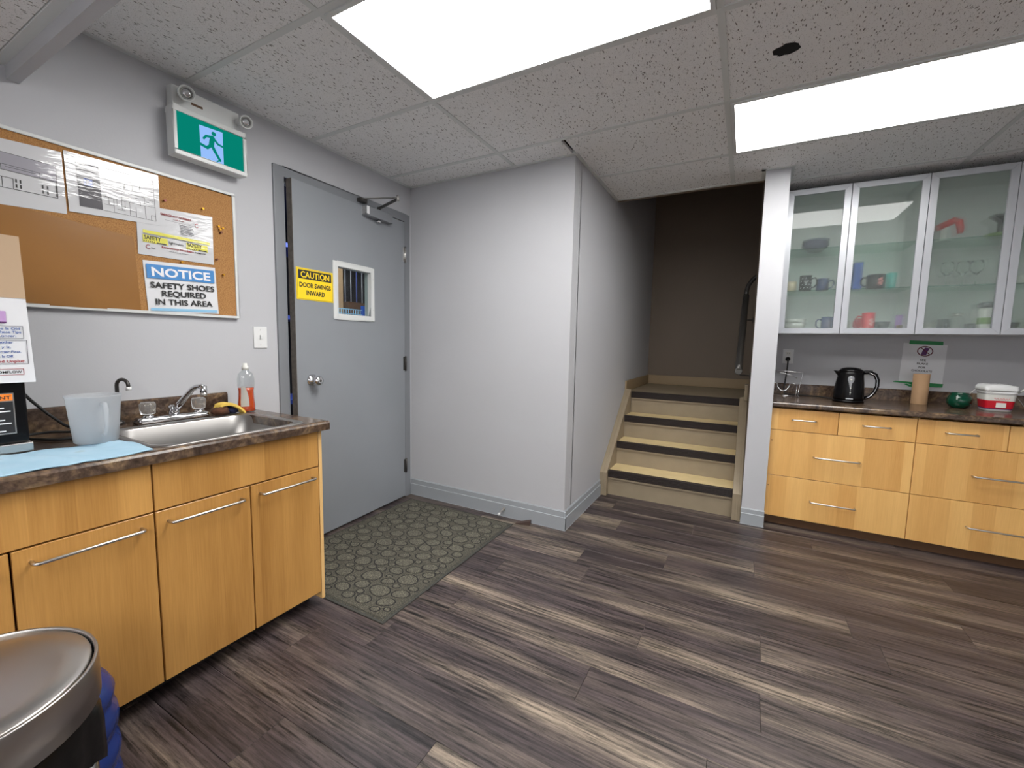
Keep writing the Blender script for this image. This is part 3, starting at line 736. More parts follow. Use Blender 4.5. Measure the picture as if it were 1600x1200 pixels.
# ================================================================== SINK RUN
CT = .845
def handle(parent, a, b, out, r=.005, name='handle', mat='steel', stand=.03):
    """bar handle between 3D points a,b; out = unit vector away from the front"""
    a, b, o = Vector(a), Vector(b), Vector(out); d = (b-a).normalized()
    pts = [a, a+o*(stand-.008), a+o*(stand-.002)+d*.003, a+o*stand+d*.009, b+o*stand-d*.009, b+o*(stand-.002)-d*.003, b+o*(stand-.008), b]
    m = MB(); m.tube(pts, r, 8); return m.build(name, mat, parent)
XF = .64
def base_unit(y0, y1, label, split):
    t = thing('sink_base_cabinet', (.32, (y0+y1)/2, 0), label, 'cabinet', 'honey wood base cabinets under the sink counter')
    m = MB(); m.box(.03, XF-.022, y0, y0+.016, .07, .808); m.box(.03, XF-.022, y1-.016, y1, .07, .808); m.box(.03, XF-.022, y0, y1, .07, .086); m.box(.03, .04, y0, y1, .07, .808)
    m.box(.03, XF-.025, y0, y1, .795, .808) if False else None
    m.build('carcass', 'venedge', t)
    MB().box(.05, XF-.09, y0, y1, 0, .07).build('plinth', 'gaptoe', t)
    g = .0026
    MB().box(XF-.02, XF, y0+g, y1-g, .647+g, .806).build('drawer_front', 'venL', t, bev=.0012, seg=1)
    for a, b in ((y0, split), (split, y1)):
        d = MB().box(XF-.02, XF, a+g, b-g, .072, .647-g).build('door', 'venL', t, bev=.0012, seg=1)
        handle(d, (XF, a+.035, .606), (XF, b-.035, .606), (1, 0, 0), .0048)
    return t
base_unit(-1.045, -.455, 'honey birch base cabinet beneath the coffee brewer, left of the sink', -.758)
base_unit(-.455, .137, 'honey birch sink base cabinet at the door end of the counter', -.158)
ep = MB().box(.03, XF-.001, .138, .154, .035, .808).build('end_panel', 'venedge', bev=.001, seg=1)
tag(ep, 'narrow honey wood end panel closing the sink cabinets beside the door mat', 'panel')
# countertop with a cut-out
ct = thing('countertop', (.33, -.45, .808), 'brown stone-pattern laminate counter holding the steel sink', 'countertop')
hx0, hx1, hy0, hy1 = .205, .615, -.415, .07
m = MB(); z0 = .81; y0_, y1_ = -1.05, .176
m.box(.0, hx0, y0_, y1_, z0, CT); m.box(hx1, .648, y0_, y1_, z0, CT); m.box(hx0, hx1, y0_, hy0, z0, CT); m.box(hx0, hx1, hy1, y1_, z0, CT)
prof = [(.646, z0+.004), (.646, CT), (.657, CT+.0015), (.663, CT-.002), (.667, CT-.009), (.667, z0-.002), (.655, z0-.006), (.646, z0-.004)]
m.prism([(a, b) for a, b in prof], 1, y0_, y1_)
m.build('worktop', 'counter', ct)
bs = MB(); bs.prism([(0, CT), (.021, CT), (.021, CT+.078), (.014, CT+.086), (0, CT+.086)], 1, y0_, .10); bs.build('backsplash', 'counter', ct)
# sink
sk = thing('kitchen_sink', (.41, -.17, CT), 'stainless steel drop-in sink with deep round-cornered bowl', 'sink')
ox0, ox1, oy0, oy1 = .178, .632, -.44, .098
R = []
R.append(rrect(ox0, ox1, oy0, oy1, .05, CT+.0005)); R.append(rrect(ox0+.003, ox1-.003, oy0+.003, oy1-.003, .05, CT+.004))
R.append(rrect(ox0+.018, ox1-.014, oy0+.014, oy1-.014, .055, CT+.0045)); R.append(rrect(ox0+.024, ox1-.019, oy0+.019, oy1-.019, .07, CT+.002))
R.append(rrect(ox0+.030, ox1-.025, oy0+.026, oy1-.026, .075, CT-.006)); R.append(rrect(ox0+.034, ox1-.029, oy0+.032, oy1-.032, .075, CT-.11))
R.append(rrect(ox0+.042, ox1-.037, oy0+.04, oy1-.04, .07, CT-.142)); R.append(rrect(ox0+.065, ox1-.06, oy0+.065, oy1-.065, .055, CT-.156)); R.append(rrect(ox0+.1, ox1-.1, oy0+.1, oy1-.1, .04, CT-.158))
m = MB(); m.ring_loft(R, True, False, True); m.build('bowl', 'sinksteel', sk)
MB().lathe([(.042, CT-.157), (.042, CT-.154), (.034, CT-.154), (.03, CT-.158)], (.41, -.17, 0), 24).build('drain', 'chrome', sk)
m = MB(); m.lathe([(.012, CT-.154), (.012, CT-.150)], (.41, -.17, 0), 12); m.build('drain_plug', 'blackmat', sk)
# main faucet
fc = thing('kitchen_faucet', (.125, -.175, CT), 'chrome two-handle faucet with clear acrylic knobs behind the sink', 'faucet')
m = MB(); R = [rrect(.098, .156, -.305, -.045, .012, CT+.001), rrect(.098, .156, -.305, -.045, .012, CT+.016), rrect(.103, .151, -.300, -.05, .01, CT+.024), rrect(.108, .146, -.293, -.057, .008, CT+.026)]
m.ring_loft(R, True, True, True); m.build('deck_plate', 'chrome', fc)
for y in (-.262, -.078):
    k = MB(); k.lathe([(.02, CT+.024), (.02, CT+.03), (.011, CT+.034), (.011, CT+.042)], (.127, y, 0), 16); ko = k.build('valve_stem', 'chrome', fc)
    k = MB(); n = 24; rings = []
    for r, z in ((.021, .038), (.025, .044), (.0275, .066), (.0275, .08), (.022, .086), (.010, .087)):
        rings.append([(.127+(r*(1+.05*math.cos(8*2*PI*i/n)))*math.cos(2*PI*i/n), y+(r*(1+.05*math.cos(8*2*PI*i/n)))*math.sin(2*PI*i/n), CT+z) for i in range(n)])
    k.ring_loft(rings, True, True, True); k.build('acrylic_knob', 'acrylic', fc)
m = MB(); m.lathe([(.019, CT+.024), (.02, CT+.05), (.018, CT+.062), (.01, CT+.066)], (.127, -.172, 0), 18)
m.tube([(.127, -.172, CT+.04), (.16, -.165, CT+.07), (.20, -.157, CT+.105), (.235, -.148, CT+.137), (.255, -.142, CT+.148), (.275, -.136, CT+.15), (.288, -.132, CT+.147)], [.014, .0125, .0115, .0105, .0105, .0105, .0105], 12)
m.tube([(.287, -.132, CT+.153), (.287, -.132, CT+.118)], .0125, 14); sp = m.build('spout', 'chrome', fc)
MB().lathe([(.0135, CT+.114), (.0135, CT+.124)], (.287, -.132, 0), 14).build('aerator', 'steel', sp)
# little filter tap behind the jug
ft = thing('filter_tap', (.06, -.36, CT), 'slim chrome filter tap with curved top behind the white jug', 'faucet')
m = MB(); m.lathe([(.018, CT), (.018, CT+.008), (.009, CT+.014)], (.06, -.332, 0), 14)
arc = [(.06, -.332, CT+.01), (.06, -.332, CT+.155)]+[(.06+.024*(1-math.cos(t)), -.332+.010*(1-math.cos(t)), CT+.155+.026*math.sin(t)) for t in [PI*i/8 for i in range(1, 8)]]+[(.108, -.312, CT+.148)]
m.tube(arc, .0065, 10); m.build('gooseneck', 'darkmetal', ft)
MB().tube([(.108, -.312, CT+.152), (.108, -.312, CT+.138)], .0085, 10).build('nozzle', 'white', ft)
# dish soap bottle
sb = thing('dish_soap_bottle', (.2, .085, CT), 'clear dish soap bottle with orange soap at the end of the counter', 'bottle')
bx, by = .165, .108
def ovals(prof, c, asp=.62, n=20, ang=0.):
    out = []
    for r, z in prof:
        ring = []
        for i in range(n):
            t = 2*PI*i/n; a, b = r*math.cos(t), r*asp*math.sin(t)
            ring.append((c[0]+a*math.cos(ang)-b*math.sin(ang), c[1]+a*math.sin(ang)+b*math.cos(ang), c[2]+z))
        out.append(ring)
    return out
AN = 1.2
m = MB(); m.ring_loft(ovals([(.030, .001), (.037, .006), (.038, .03), (.034, .07), (.033, .10), (.036, .13), (.036, .16), (.030, .185), (.014, .200), (.012, .206)], (bx, by, CT), .6, 20, AN), True, True, True); m.build('bottle_body', 'bottleclear', sb)
m = MB(); m.ring_loft(ovals([(.027, .004), (.0345, .008), (.0355, .03), (.0315, .07), (.0305, .10), (.033, .118)], (bx, by, CT), .58, 20, AN), True, True, True); m.build('soap_fill', 'soap', sb)
m = MB(); m.ring_loft(ovals([(.014, .203), (.014, .220), (.010, .222), (.009, .235)], (bx, by, CT), 1., 16), True, True, True); m.build('cap', 'whitecer', sb)
# label: pale curved patch on the front
m = MB(); rr = []
for z, a0, a1 in ((.03, -2.3, -1.35), (.05, -2.35, -1.35), (.08, -2.35, -1.4), (.11, -2.3, -1.6), (.125, -2.25, -1.8)):
    ring = []
    for i in range(7):
        t = a0+(a1-a0)*i/6; r = {.03: .0386, .05: .0368, .08: .0344, .11: .0346, .125: .0362}[z]; a, b = r*math.cos(t), r*.62*math.sin(t)
        ring.append((bx+a*math.cos(AN)-b*math.sin(AN), by+a*math.sin(AN)+b*math.cos(AN), CT+z))
    rr.append(ring)
m.ring_loft(rr, False); m.build('label_patch', simple('pale_label', srgb(176, 172, 164), .4), sb)
# sponge brush + scourer by the sink
sg = thing('dish_sponge', (.15, .01, CT), 'yellow sponge bent over a dark cloth beside the soap bottle', 'sponge')
pts = []; n = 10; rings = []
for i in range(n+1):
    t = i/n; y = -.035+.11*t; z = CT+.052-.055*(t-.35)**2*2-(.025 if i == 0 else 0)*1
    x = .165+.02*t; rings.append([(x-.018, y, z-.006), (x+.018, y+.008, z-.008), (x+.018, y+.008, z+.006), (x-.018, y, z+.008)])
MB().ring_loft(rings, True, True, True, sm=False).build('sponge_pad', 'sponge', sg, bev=.002)
def blob(c, r, seed, n=14, k=8, amp=.25):
    q = random.Random(seed); f = [q.uniform(0, 6) for _ in range(6)]; rings = []
    for a in range(k+1):
        ph = -PI/2+PI*a/k; ring = []
        for i in range(n):
            t = 2*PI*i/n; s_ = 1+amp*(math.sin(3*t+f[0]+2*ph)*.5+math.sin(5*t+f[1]+3*ph)*.3)
            ring.append((c[0]+r[0]*math.cos(ph)*math.cos(t)*s_, c[1]+r[1]*math.cos(ph)*math.sin(t)*s_, max(CT+.0005, c[2]+r[2]*math.sin(ph)*s_)))
        rings.append(ring)
    return rings
MB().ring_loft(blob((.175, -.012, CT+.022), (.025, .035, .02), 1), True, True, True).build('scourer', 'cloth', sg)
MB().ring_loft(blob((.155, .045, CT+.02), (.03, .035, .02), 5), True, True, True).build('dark_cloth', 'navycloth', sg)
# blue towel
tw = MB(); NX, NY = 26, 36; c00 = (.405, -.452); 
def tw_pt(a, b):
    # a across depth (0 back..1 front), b along -y (0 near sink .. 1)
    x = .405+(.285)*a + (.075 if False else 0); y = -.452-.62*b
    x = .41+.245*a+.006*math.sin(b*9)*a - .02*b*(1-a)
    z = CT+.004+.0025*math.sin(9*b*3+4*a)*math.sin(5*a+b*7)+.004*max(0, math.sin(b*19+a*3))**6
    y -= .012*math.sin(a*7)*(.3)
    return (x, y, z)
g = [[tw_pt(i/NX, j/NY) for i in range(NX+1)] for j in range(NY+1)]
tw.ring_loft(g, False, sm=True)
to = tw.build('blue_towel', 'towel', solid=.004)
tag(to, 'pale blue cloth towel spread on the counter beneath the white jug', 'towel')
# jug
jx, jy = .387, -.5+.0
jx, jy = .40, -.505
jg = thing('water_jug', (jx, jy, CT+.009), 'translucent white plastic jug standing on the blue towel', 'jug')
def circ(r, z, asp=1.): return [(jx+r*math.cos(2*PI*i/28), jy+r*asp*math.sin(2*PI*i/28), CT+.009+z) for i in range(28)]
JB = CT+.009
m = MB(); m.ring_loft([circ(.05, 0), circ(.054, .003), circ(.060, .07), circ(.066, .143), circ(.0685, .149), circ(.0685, .153), circ(.0655, .153), circ(.064, .143), circ(.057, .07), circ(.051, .008)], True, True, True)
m.build('jug_body', 'milky', jg)
hd = MB(); a = -.02
pts = []
for (r, z) in ((.064, .128), (.088, .13), (.094, .115), (.09, .06), (.083, .035), (.06, .03)):
    pts.append((jx+r*math.cos(a), jy+r*math.sin(a), JB+z))
hd.tube(pts, [.006, .0065, .007, .006, .005, .004], 8); hd.build('jug_handle', 'milky', jg)
# coffee brewer with a taped notice
bw = thing('coffee_brewer', (.2, -.77, CT), 'black coffee brewer with a silver base at the left end of the sink counter', 'coffee brewer')
m = MB(); m.box(.09, .382, -.90, -.647, CT+.034, 1.40); m.build('housing', 'black', bw, bev=.006)
MB().box(.10, .392, -.905, -.643, CT+.006, CT+.034).build('base', 'steel', bw, bev=.003)
MB().box(.11, .385, -.90, -.65, CT, CT+.007).build('foot_strip', 'blackmat', bw)
pl = MB().box(.382, .3835, -.86, -.672, .908, 1.028).build('warning_label', 'steel', bw, bev=.0006, seg=1)
MB().box(.3835, .3838, -.857, -.675, .912, 1.003).build('label_field', 'ink', bw)
MB().box(.3835, .3838, -.857, -.675, 1.006, 1.025).build('label_header', 'orange', bw)
text('ENT', (.3838, -.708, 1.010), Y_, Z_, X_, bw, 'ink', width=.03, height=.010, bold=.02, h=.0002)
lm = MB()
for i, z in enumerate((.995, .985, .975, .962, .95, .94, .928, .918)):
    lm.box(.3838, .3840, -.85, -.70+.012*((i*7) % 3)-.005, z-.0016, z+.0016)
lm.build('label_lines', 'whiteprint', bw)
nt_ = thing('paper_notice', (.39, -.78, 1.06), 'white typed notice taped on the front of the coffee brewer', 'notice')
Yr = -.631
m = MB(); rings = []
for z, x, yr in ((1.058, .398, -.629), (1.2, .396, -.632), (1.30, .394, -.634), (1.40, .392, -.636)):
    rings.append([(x, -.845, z), (x, yr, z)])
m.ring_loft(rings, False, sm=False); m.build('sheet', 'paper', nt_, solid=.0008)
m = MB(); m.ring_loft([[(.3935, -.845, 1.30), (.3955, -.6342, 1.30)], [(.3935, -.845, 1.475), (.3955, -.637, 1.475)]], False, sm=False); m.build('tan_sheet', 'tansheet', nt_, solid=.0008)  # tan colour paints in the orange cabinets' reflection on the glossy upper notice
sx = .3985
def nl(s, z, yr, wd, mt='blueink', hh=.0085): text(s, (sx+.0005, yr-wd, z), Y_, Z_, X_, nt_, mt, width=wd, height=hh, bold=.02, h=.0004)
MB().box(sx-.0005, sx+.0004, -.84, -.676, 1.232, 1.262).build('picture_block', 'lilac', nt_)
MB().box(sx-.0005, sx+.0005, -.84, -.676, 1.228, 1.232).build('picture_rule', 'purpleink', nt_)
nl('hine Is Old', 1.210, -.652, .05, hh=.007); nl('These Tips', 1.200, -.650, .046, hh=.007); nl('Longer.', 1.189, -.66, .034, hh=.007)
nl('mother', 1.171, -.667, .03, hh=.007); nl('y It.', 1.157, -.672, .018, hh=.007); nl('Burner First.', 1.144, -.653, .05, hh=.007); nl('n Is Off.', 1.131, -.668, .03, hh=.007)
nl('and Unplug.', 1.1165, -.646, .058, 'redink', .008)
nl('OMFLOW', 1.0855, -.655, .046, 'ink', .0075)
for x, y0, y1, z0, z1, mt in ((sx+.0002, -.84, -.645, 1.185, 1.221, 'grayink'), (sx+.0002, -.84, -.640, 1.112, 1.181, 'grayink'), (sx+.0002, -.84, -.651, 1.080, 1.098, 'redink')):
    bb = MB(); w1 = .0011
    bb.prism([(y0, z0), (y1, z0), (y1, z1), (y0, z1), (y0, z1-w1), (y1-w1, z1-w1), (y1-w1, z0+w1), (y0, z0+w1)], 0, x-.0003, x+.0004)
    bb.build('ruled_box', mt, nt_)
# brewer cord
cd = MB(); cd.tube([(.14, -.66, 1.10), (.10, -.63, 1.06), (.07, -.60, 1.02), (.06, -.565, .965), (.07, -.53, .915), (.10, -.50, .875), (.15, -.475, CT+.008), (.22, -.47, CT+.006), (.27, -.50, CT+.006), (.26, -.56, CT+.006), (.18, -.60, CT+.006), (.12, -.62, CT+.008), (.10, -.60, CT+.008), (.12, -.54, CT+.012), (.2, -.45, CT+.008), (.24, -.44, CT+.006)], .0048, 8)
co = cd.build('power_cord', 'blackmat'); tag(co, 'thick black power cord looping behind the jug from the coffee brewer', 'cord')

# ================================================================== CORK BOARD AND NOTICES
bd = thing('cork_board', (.012, -.44, 1.59), 'cork notice board with a white frame above the sink counter', 'notice board')
b0, b1, bz0, bz1 = -1.05, .172, 1.293, 1.892
MB().box(.002, .016, b0+.008, b1-.008, bz0+.008, bz1-.008).build('cork', 'cork', bd)
m = MB(); fwid = .012
m.box(.001, .022, b0, b1, bz0, bz0+fwid); m.box(.001, .022, b0, b1, bz1-fwid, bz1); m.box(.001, .022, b0, b0+fwid, bz0+fwid, bz1-fwid); m.box(.001, .022, b1-fwid, b1, bz0+fwid, bz1-fwid)
m.build('board_frame', 'white_metal', bd, bev=.002)
def sheet(parent, pts, x, bulge=.006, mat='laminate', n=10, name='sheet', th=.0006):
    """pts: TL,TR,BR,BL as (y,z)"""
    g = []
    for j in range(n+1):
        v = j/n; row = []
        for i in range(n+1):
            u = i/n
            y = (pts[0][0]*(1-u)+pts[1][0]*u)*(1-v)+(pts[3][0]*(1-u)+pts[2][0]*u)*v
            z = (pts[0][1]*(1-u)+pts[1][1]*u)*(1-v)+(pts[3][1]*(1-u)+pts[2][1]*u)*v
            row.append((x+bulge*math.sin(PI*u)*(.3+.7*v)*.5, y, z))
        g.append(row)
    m = MB(); m.ring_loft(g, False, sm=False); return m.build(name, mat, parent, solid=th)
xs = .018
# floor plan, left
p1 = thing('floor_plan_sheet', (xs, -.55, 1.63), 'laminated building plan pinned at the left edge of the cork board', 'plan')
sheet(p1, [(-.78, 1.832), (-.427, 1.857), (-.424, 1.640), (-.79, 1.618)], xs, 0)
o = Vector((xs+.001, -.427, 1.64))
def W(m, a, b, w_=.0014, mi=0, h=.0006, oo=None): m.seg(a, b, w_, oo if oo is not None else o, Y_, Z_, X_, h, mi)
MB().quad(*[tuple(o+Y_*a+Z_*b+X_*.0002) for a, b in ((-.32, .122), (-.012, .115), (-.012, .066), (-.32, .075))]).build('grey_area', 'grayink', p1) if False else None
m = MB(); m.quad(*[tuple(o+Y_*a+Z_*b+X_*.0004) for a, b in ((-.33, .165), (-.018, .162), (-.018, .105), (-.33, .108))]); m.build('shaded_area', 'lam_grey', p1)
m = MB()
for a, b in (((-.33, .165), (-.018, .162)), ((-.018, .162), (-.018, .05)), ((-.33, .045), (-.018, .05)), ((-.33, .108), (-.018, .105)),
             ((-.15, .125), (-.06, .123)), ((-.15, .108), (-.15, .125)), ((-.06, .123), (-.06, .106)), ((-.14, .118), (-.07, .117)),
             ((-.15, .083), (-.125, .083)), ((-.125, .083), (-.125, .048)), ((-.33, .083), (-.15, .083)), ((-.15, .083), (-.15, .048))): W(m, a, b)
for x in (-.118, -.108, -.055, -.043):
    for z in (.055, .072): W(m, (x, z), (x, z+.012), .004)
W(m, (-.02, .055), (-.02, .10), .004); m.build('plan_lines', 'lam_ink', p1)
# floor plan, right, with black P field
p2 = thing('floor_plan_sheet', (xs, -.28, 1.65), 'laminated floor plan with a black field and blue parking symbol', 'plan')
sheet(p2, [(-.422, 1.866), (-.135, 1.874), (-.137, 1.668), (-.418, 1.652)], xs+.002, 0)
o = Vector((xs+.003, -.418, 1.652))
m = MB(); m.quad(*[tuple(o+Y_*a+Z_*b+X_*.0004) for a, b in ((.026, .185), (.09, .187), (.096, .03), (.03, .027))]); m.build('dark_field', 'lam_navy', p2)
m = MB(); m.quad(*[tuple(o+Y_*a+Z_*b+X_*.0008) for a, b in ((.045, .132), (.07, .133), (.07, .108), (.045, .107))]); m.build('parking_square', 'lam_blue', p2)
text('P', o+Y_*.052+Z_*.112, Y_, Z_, X_, p2, 'whiteprint', width=.011, height=.017, bold=.02, h=.0012)
m = MB()
L = [((.1, .19), (.262, .193)), ((.262, .193), (.266, .03)), ((.098, .03), (.266, .03)), ((.262, .145), (.24, .145)), ((.262, .11), (.24, .11)), ((.13, .118), (.23, .115)), ((.23, .115), (.23, .09)),
     ((.155, .115), (.155, .045)), ((.155, .098), (.215, .096)), ((.215, .096), (.215, .078)), ((.1, .083), (.23, .083)), ((.13, .083), (.13, .03)), ((.115, .083), (.115, .055)), ((.14, .083), (.14, .06)), ((.165, .083), (.165, .055)),
     ((.18, .083), (.18, .03)), ((.2, .07), (.2, .03)), ((.2, .05), (.18, .05)), ((.23, .083), (.232, .03)), ((.23, .085), (.266, .085)), ((.25, .05), (.25, .03)), ((.25, .05), (.266, .05)), ((.155, .06), (.18, .06)), ((.14, .045), (.165, .045)), ((.1, .055), (.13, .055))]
for a, b in L: W(m, a, b, .0012)
for x, z in ((.165, .13), (.19, .13), (.215, .14), (.2, .105), (.17, .1), (.235, .1), (.105, .085)): W(m, (x, z), (x+.002, z+.018), .003) if z > .12 else W(m, (x, z), (x+.01, z), .003)
for z in (.035, .045, .055, .065): W(m, (.036, z), (.04, z), .002, h=.001)
m.build('plan_lines', 'lam_ink', p2)
# emergency numbers sheets
p3 = thing('safety_sheet', (xs, -.08, 1.54), 'laminated emergency numbers sheet with yellow safety banners', 'notice')
sheet(p3, [(-.218, 1.735), (.069, 1.757), (.066, 1.538), (-.22, 1.536)], xs+.001, .0)
o = Vector((xs+.003, -.22, 1.536))
def T(par, s, y, z, wd, hh, mt, bold=.01, al='L', oo=None, h=.0006): text(s, (oo or o)+Y_*y+Z_*z, Y_, Z_, X_, par, mt, width=wd, height=hh, bold=bold, align=al, h=h)
m = MB(); m.quad(*[tuple(o+Y_*a+Z_*b+X_*.0004) for a, b in ((.02, .103), (.272, .100), (.272, .088), (.02, .09))]); m.quad(*[tuple(o+Y_*a+Z_*b+X_*.0004) for a, b in ((.018, .083), (.105, .081), (.105, .053), (.018, .053))]); m.quad(*[tuple(o+Y_*a+Z_*b+X_*.0004) for a, b in ((.175, .081), (.262, .083), (.262, .053), (.175, .053))])
m.build('yellow_banner', 'lam_yellow', p3)
T(p3, 'SAFETY', .022, .066, .06, .016, 'ink', .03); T(p3, 'SAFETY', .178, .066, .06, .016, 'ink', .03)
m = MB()
for x0 in (.02, .177):
    m = MB()
    for k in range(6): W(m, (x0+k*.007, .054), (x0+.004+k*.007, .061), .0025)
    W(m, (x0+.045, .056), (x0+.08, .056), .005)
    m.build('hazard_stripes', 'lam_ink', p3)
T(p3, 'lightwaiver', .110, .062, .058, .012, 'ink', 0.); T(p3, 'Emergency Numbers', .083, .040, .12, .009, 'redink', .02); T(p3, 'Post Emergency Numbers', .108, .028, .075, .004, 'ink')
T(p3, 'THOMFLOW', .208, .040, .045, .007, 'ink', .02)
T(p3, 'EMERGENCY NUMBERS', .085, .178, .115, .009, 'redink', .02); T(p3, 'Call first', .13, .168, .04, .005, 'redink')
m = MB()
for k in range(7): W(m, (.155, .152-k*.0065), (.2+.004*(k % 3), .152-k*.0065), .0028)
W(m, (.10, .161), (.265, .158), .001); W(m, (.02, .086), (.2, .0855), .0016); W(m, (.045, .034), (.06, .03), .003)
m.build('small_print', 'lam_small', p3)
for cx, cy in ((.036, .035), (.222, .165)):
    m = MB(); P = [(cx+.008*math.cos(t), cy+.008*math.sin(t)) for t in [1.0+4.4*i/10 for i in range(11)]]
    for a, b in zip(P, P[1:]): W(m, a, b, .003)
    m.build('red_emblem', 'lam_red', p3)
# NOTICE
p4 = thing('safety_shoes_notice', (xs, -.06, 1.30), 'blue and white notice reading safety shoes required in this area', 'sign')
TL, TR, BR, BL = (-.207, 1.514), (.070, 1.525), (.078, 1.310), (-.197, 1.300)
sheet(p4, [TL, TR, BR, BL], xs+.001, .004, mat='paper')
m4 = Vector((xs+.006, 0, 0)); u4 = (Vector((0, BR[0]-BL[0], BR[1]-BL[1]))).normalized(); v4 = X_.cross(u4)
o4 = Vector((xs+.0055, BL[0], BL[1]))
def Q4(a, b, c, d, mt, nm, h=.0): MB().quad(*[tuple(o4+u4*y+v4*z+X_*h) for y, z in ((a, c), (b, c), (b, d), (a, d))]).build(nm, mt, p4)
Q4(.006, .266, .142, .200, 'notice', 'blue_band'); Q4(.008, .268, .006, .018, 'notice_pale', 'pale_strip')
def T4(s, y, z, wd, hh, mt, bold=.02, al='C'): text(s, o4+u4*y+v4*z, u4, v4, X_, p4, mt, width=wd, height=hh, bold=bold, align=al, h=.0008)
T4('NOTICE', .136, .153, .226, .036, 'whiteprint', .03); T4('SAFETY SHOES', .138, .103, .248, .025, 'ink', .022); T4('REQUIRED', .138, .069, .172, .025, 'ink', .022); T4('IN THIS AREA', .138, .033, .222, .025, 'ink', .022)
# tan laminated sheet hanging low on the board
p5 = thing('blank_laminated_sheet', (xs, -.4, 1.30), 'blank tan laminated sheet hanging low on the cork board', 'sheet')
sheet(p5, [(-.61, 1.64), (-.232, 1.60), (-.221, 1.302), (-.60, 1.302)], xs-.001, .012, mat='sleeve')
# push pins
pins = [(.2575, 306.5, 'plugred', 'red push pin near the top of the bare cork'), ]
def pin(y, z, mt, label, cat='push pin', r=.0045):
    t = thing('push_pin', (.017, y, z), label, cat, 'push pins in the cork board')
    MB().lathe([(r*.9, 0), (r*.6, .004), (r*.6, .009), (r, .011), (r, .013)], (.0165, y, z), 12, ax=0).build('pin_head', mt, t)
pin(-.118, 1.777, 'plugred', 'red push pin beside the floor plan, on bare cork')
pin(.028, 1.783, 'amber', 'brass push pin high on the bare cork, right of the red one')
for dy, dz, mt, nm in ((.0, .0, 'amber', 'lowest brass pin of the cluster at the right of the board'), (.012, .008, 'amber', 'right brass pin of the cluster at the right of the board'), (-.006, .012, 'amber', 'upper brass pin of the cluster at the right of the board'), (.004, -.014, 'pinbrown', 'brown pin just below the brass cluster')):
    pin(.098+dy, 1.708+dz, mt, nm)
pin(.078, 1.565, 'pinbrown', 'brown push pin at the lower right of the emergency sheet')
pin(.105, 1.498, 'amber', 'small brass pin at the right of the notice')
pin(-.067, 1.528, 'amber', 'brass pin between the emergency sheet and the notice')
pin(.172, 1.897, 'steel', 'steel pin at the top right corner of the board frame') if False else None
# ================================================================== EXIT SIGN
ex = thing('exit_sign', (.03, .05, 1.97), 'white emergency light with a green running man exit sign above the board', 'exit sign')
m = MB(); m.box(.001, .05, -.082, .192, 1.985, 2.262); m.build('housing', 'white_metal', ex, bev=.004)
m = MB(); m.box(.02, .084, -.096, .202, 1.970, 1.988); m.box(.02, .084, -.096, .202, 2.146, 2.170); m.box(.02, .084, -.096, -.083, 1.988, 2.146); m.box(.02, .084, .188, .202, 1.988, 2.146)
m.build('sign_frame', 'white_metal', ex, bev=.003)
MB().box(.05, .078, -.083, .188, 1.988, 2.146).build('green_panel', 'exit_green', ex)
o = Vector((.0785, .005, 1.992))
m = MB(); m.quad(*[tuple(o+Y_*a+Z_*b) for a, b in ((.0, .0), (.094, .0), (.094, .14), (-.002, .134))]); dp = m.build('doorway_field', 'exit_white', ex)
m = MB()
def cap(a, b, w_):
    W(m, a, b, w_, oo=o)
    for c in (a, b):
        P = [(c[0]+w_/2*math.cos(2*PI*i/12), c[1]+w_/2*math.sin(2*PI*i/12)) for i in range(12)]
        m.quad(*[tuple(o+Y_*y+Z_*z+X_*.0006) for y, z in P])
P = [(.056+.0095*math.cos(2*PI*i/16), .118+.0095*math.sin(2*PI*i/16)) for i in range(16)]
m.quad(*[tuple(o+Y_*y+Z_*z+X_*.0006) for y, z in P])
cap((.050, .098), (.044, .066), .021); cap((.046, .101), (.024, .097), .010); cap((.024, .097), (.014, .083), .009); cap((.055, .098), (.072, .080), .010); cap((.072, .080), (.094, .076), .009)
cap((.047, .064), (.060, .040), .014); cap((.060, .040), (.078, .012), .012); cap((.078, .012), (.066, .004), .006)
cap((.041, .062), (.026, .048), .013); cap((.026, .048), (-.008, .056), .012)
m.build('running_man', 'exit_green', ex)
for (y, z, r) in ((-.047, 2.228, .031), (.196, 2.22, .029)):
    hd = MB(); dirv = Vector((1, -.25 if y < 0 else -.15, -.25)).normalized(); base = Vector((.05, min(y, .175), z)); c = Vector((.088, y, z-.002))
    hd.tube([base-Vector((.01, 0, 0)), c], .011, 10)
    n = 22; u_ = dirv.cross(Z_).normalized(); v_ = dirv.cross(u_)
    def ringd(rr, d_): return [tuple(c+dirv*d_+u_*rr*math.cos(2*PI*i/n)+v_*rr*math.sin(2*PI*i/n)) for i in range(n)]
    hd.ring_loft([ringd(r*.5, -.014), ringd(r*.9, -.004), ringd(r, .008), ringd(r, .02), ringd(r*.86, .022), ringd(r*.80, .014), ringd(r*.62, .010)], True, True, True)
    ho = hd.build('lamp_head', 'white_metal', ex)
    ln = MB(); ln.ring_loft([ringd(r*.6, .011), ringd(r*.58, .017), ringd(r*.28, .021)], True, True, True); ln.build('lens', 'chrome', ho)
    l2 = MB(); l2.ring_loft([ringd(r*.74, .013), ringd(r*.72, .019), ringd(r*.66, .019), ringd(r*.64, .013)], True, False, False); l2.build('lens_ring', simple('lamp_ring', srgb(150, 150, 146), .4), ho)
MB().box(.0502, .0508, -.01, .035, 2.208, 2.218).build('rating_label', 'wood_dark', ex)
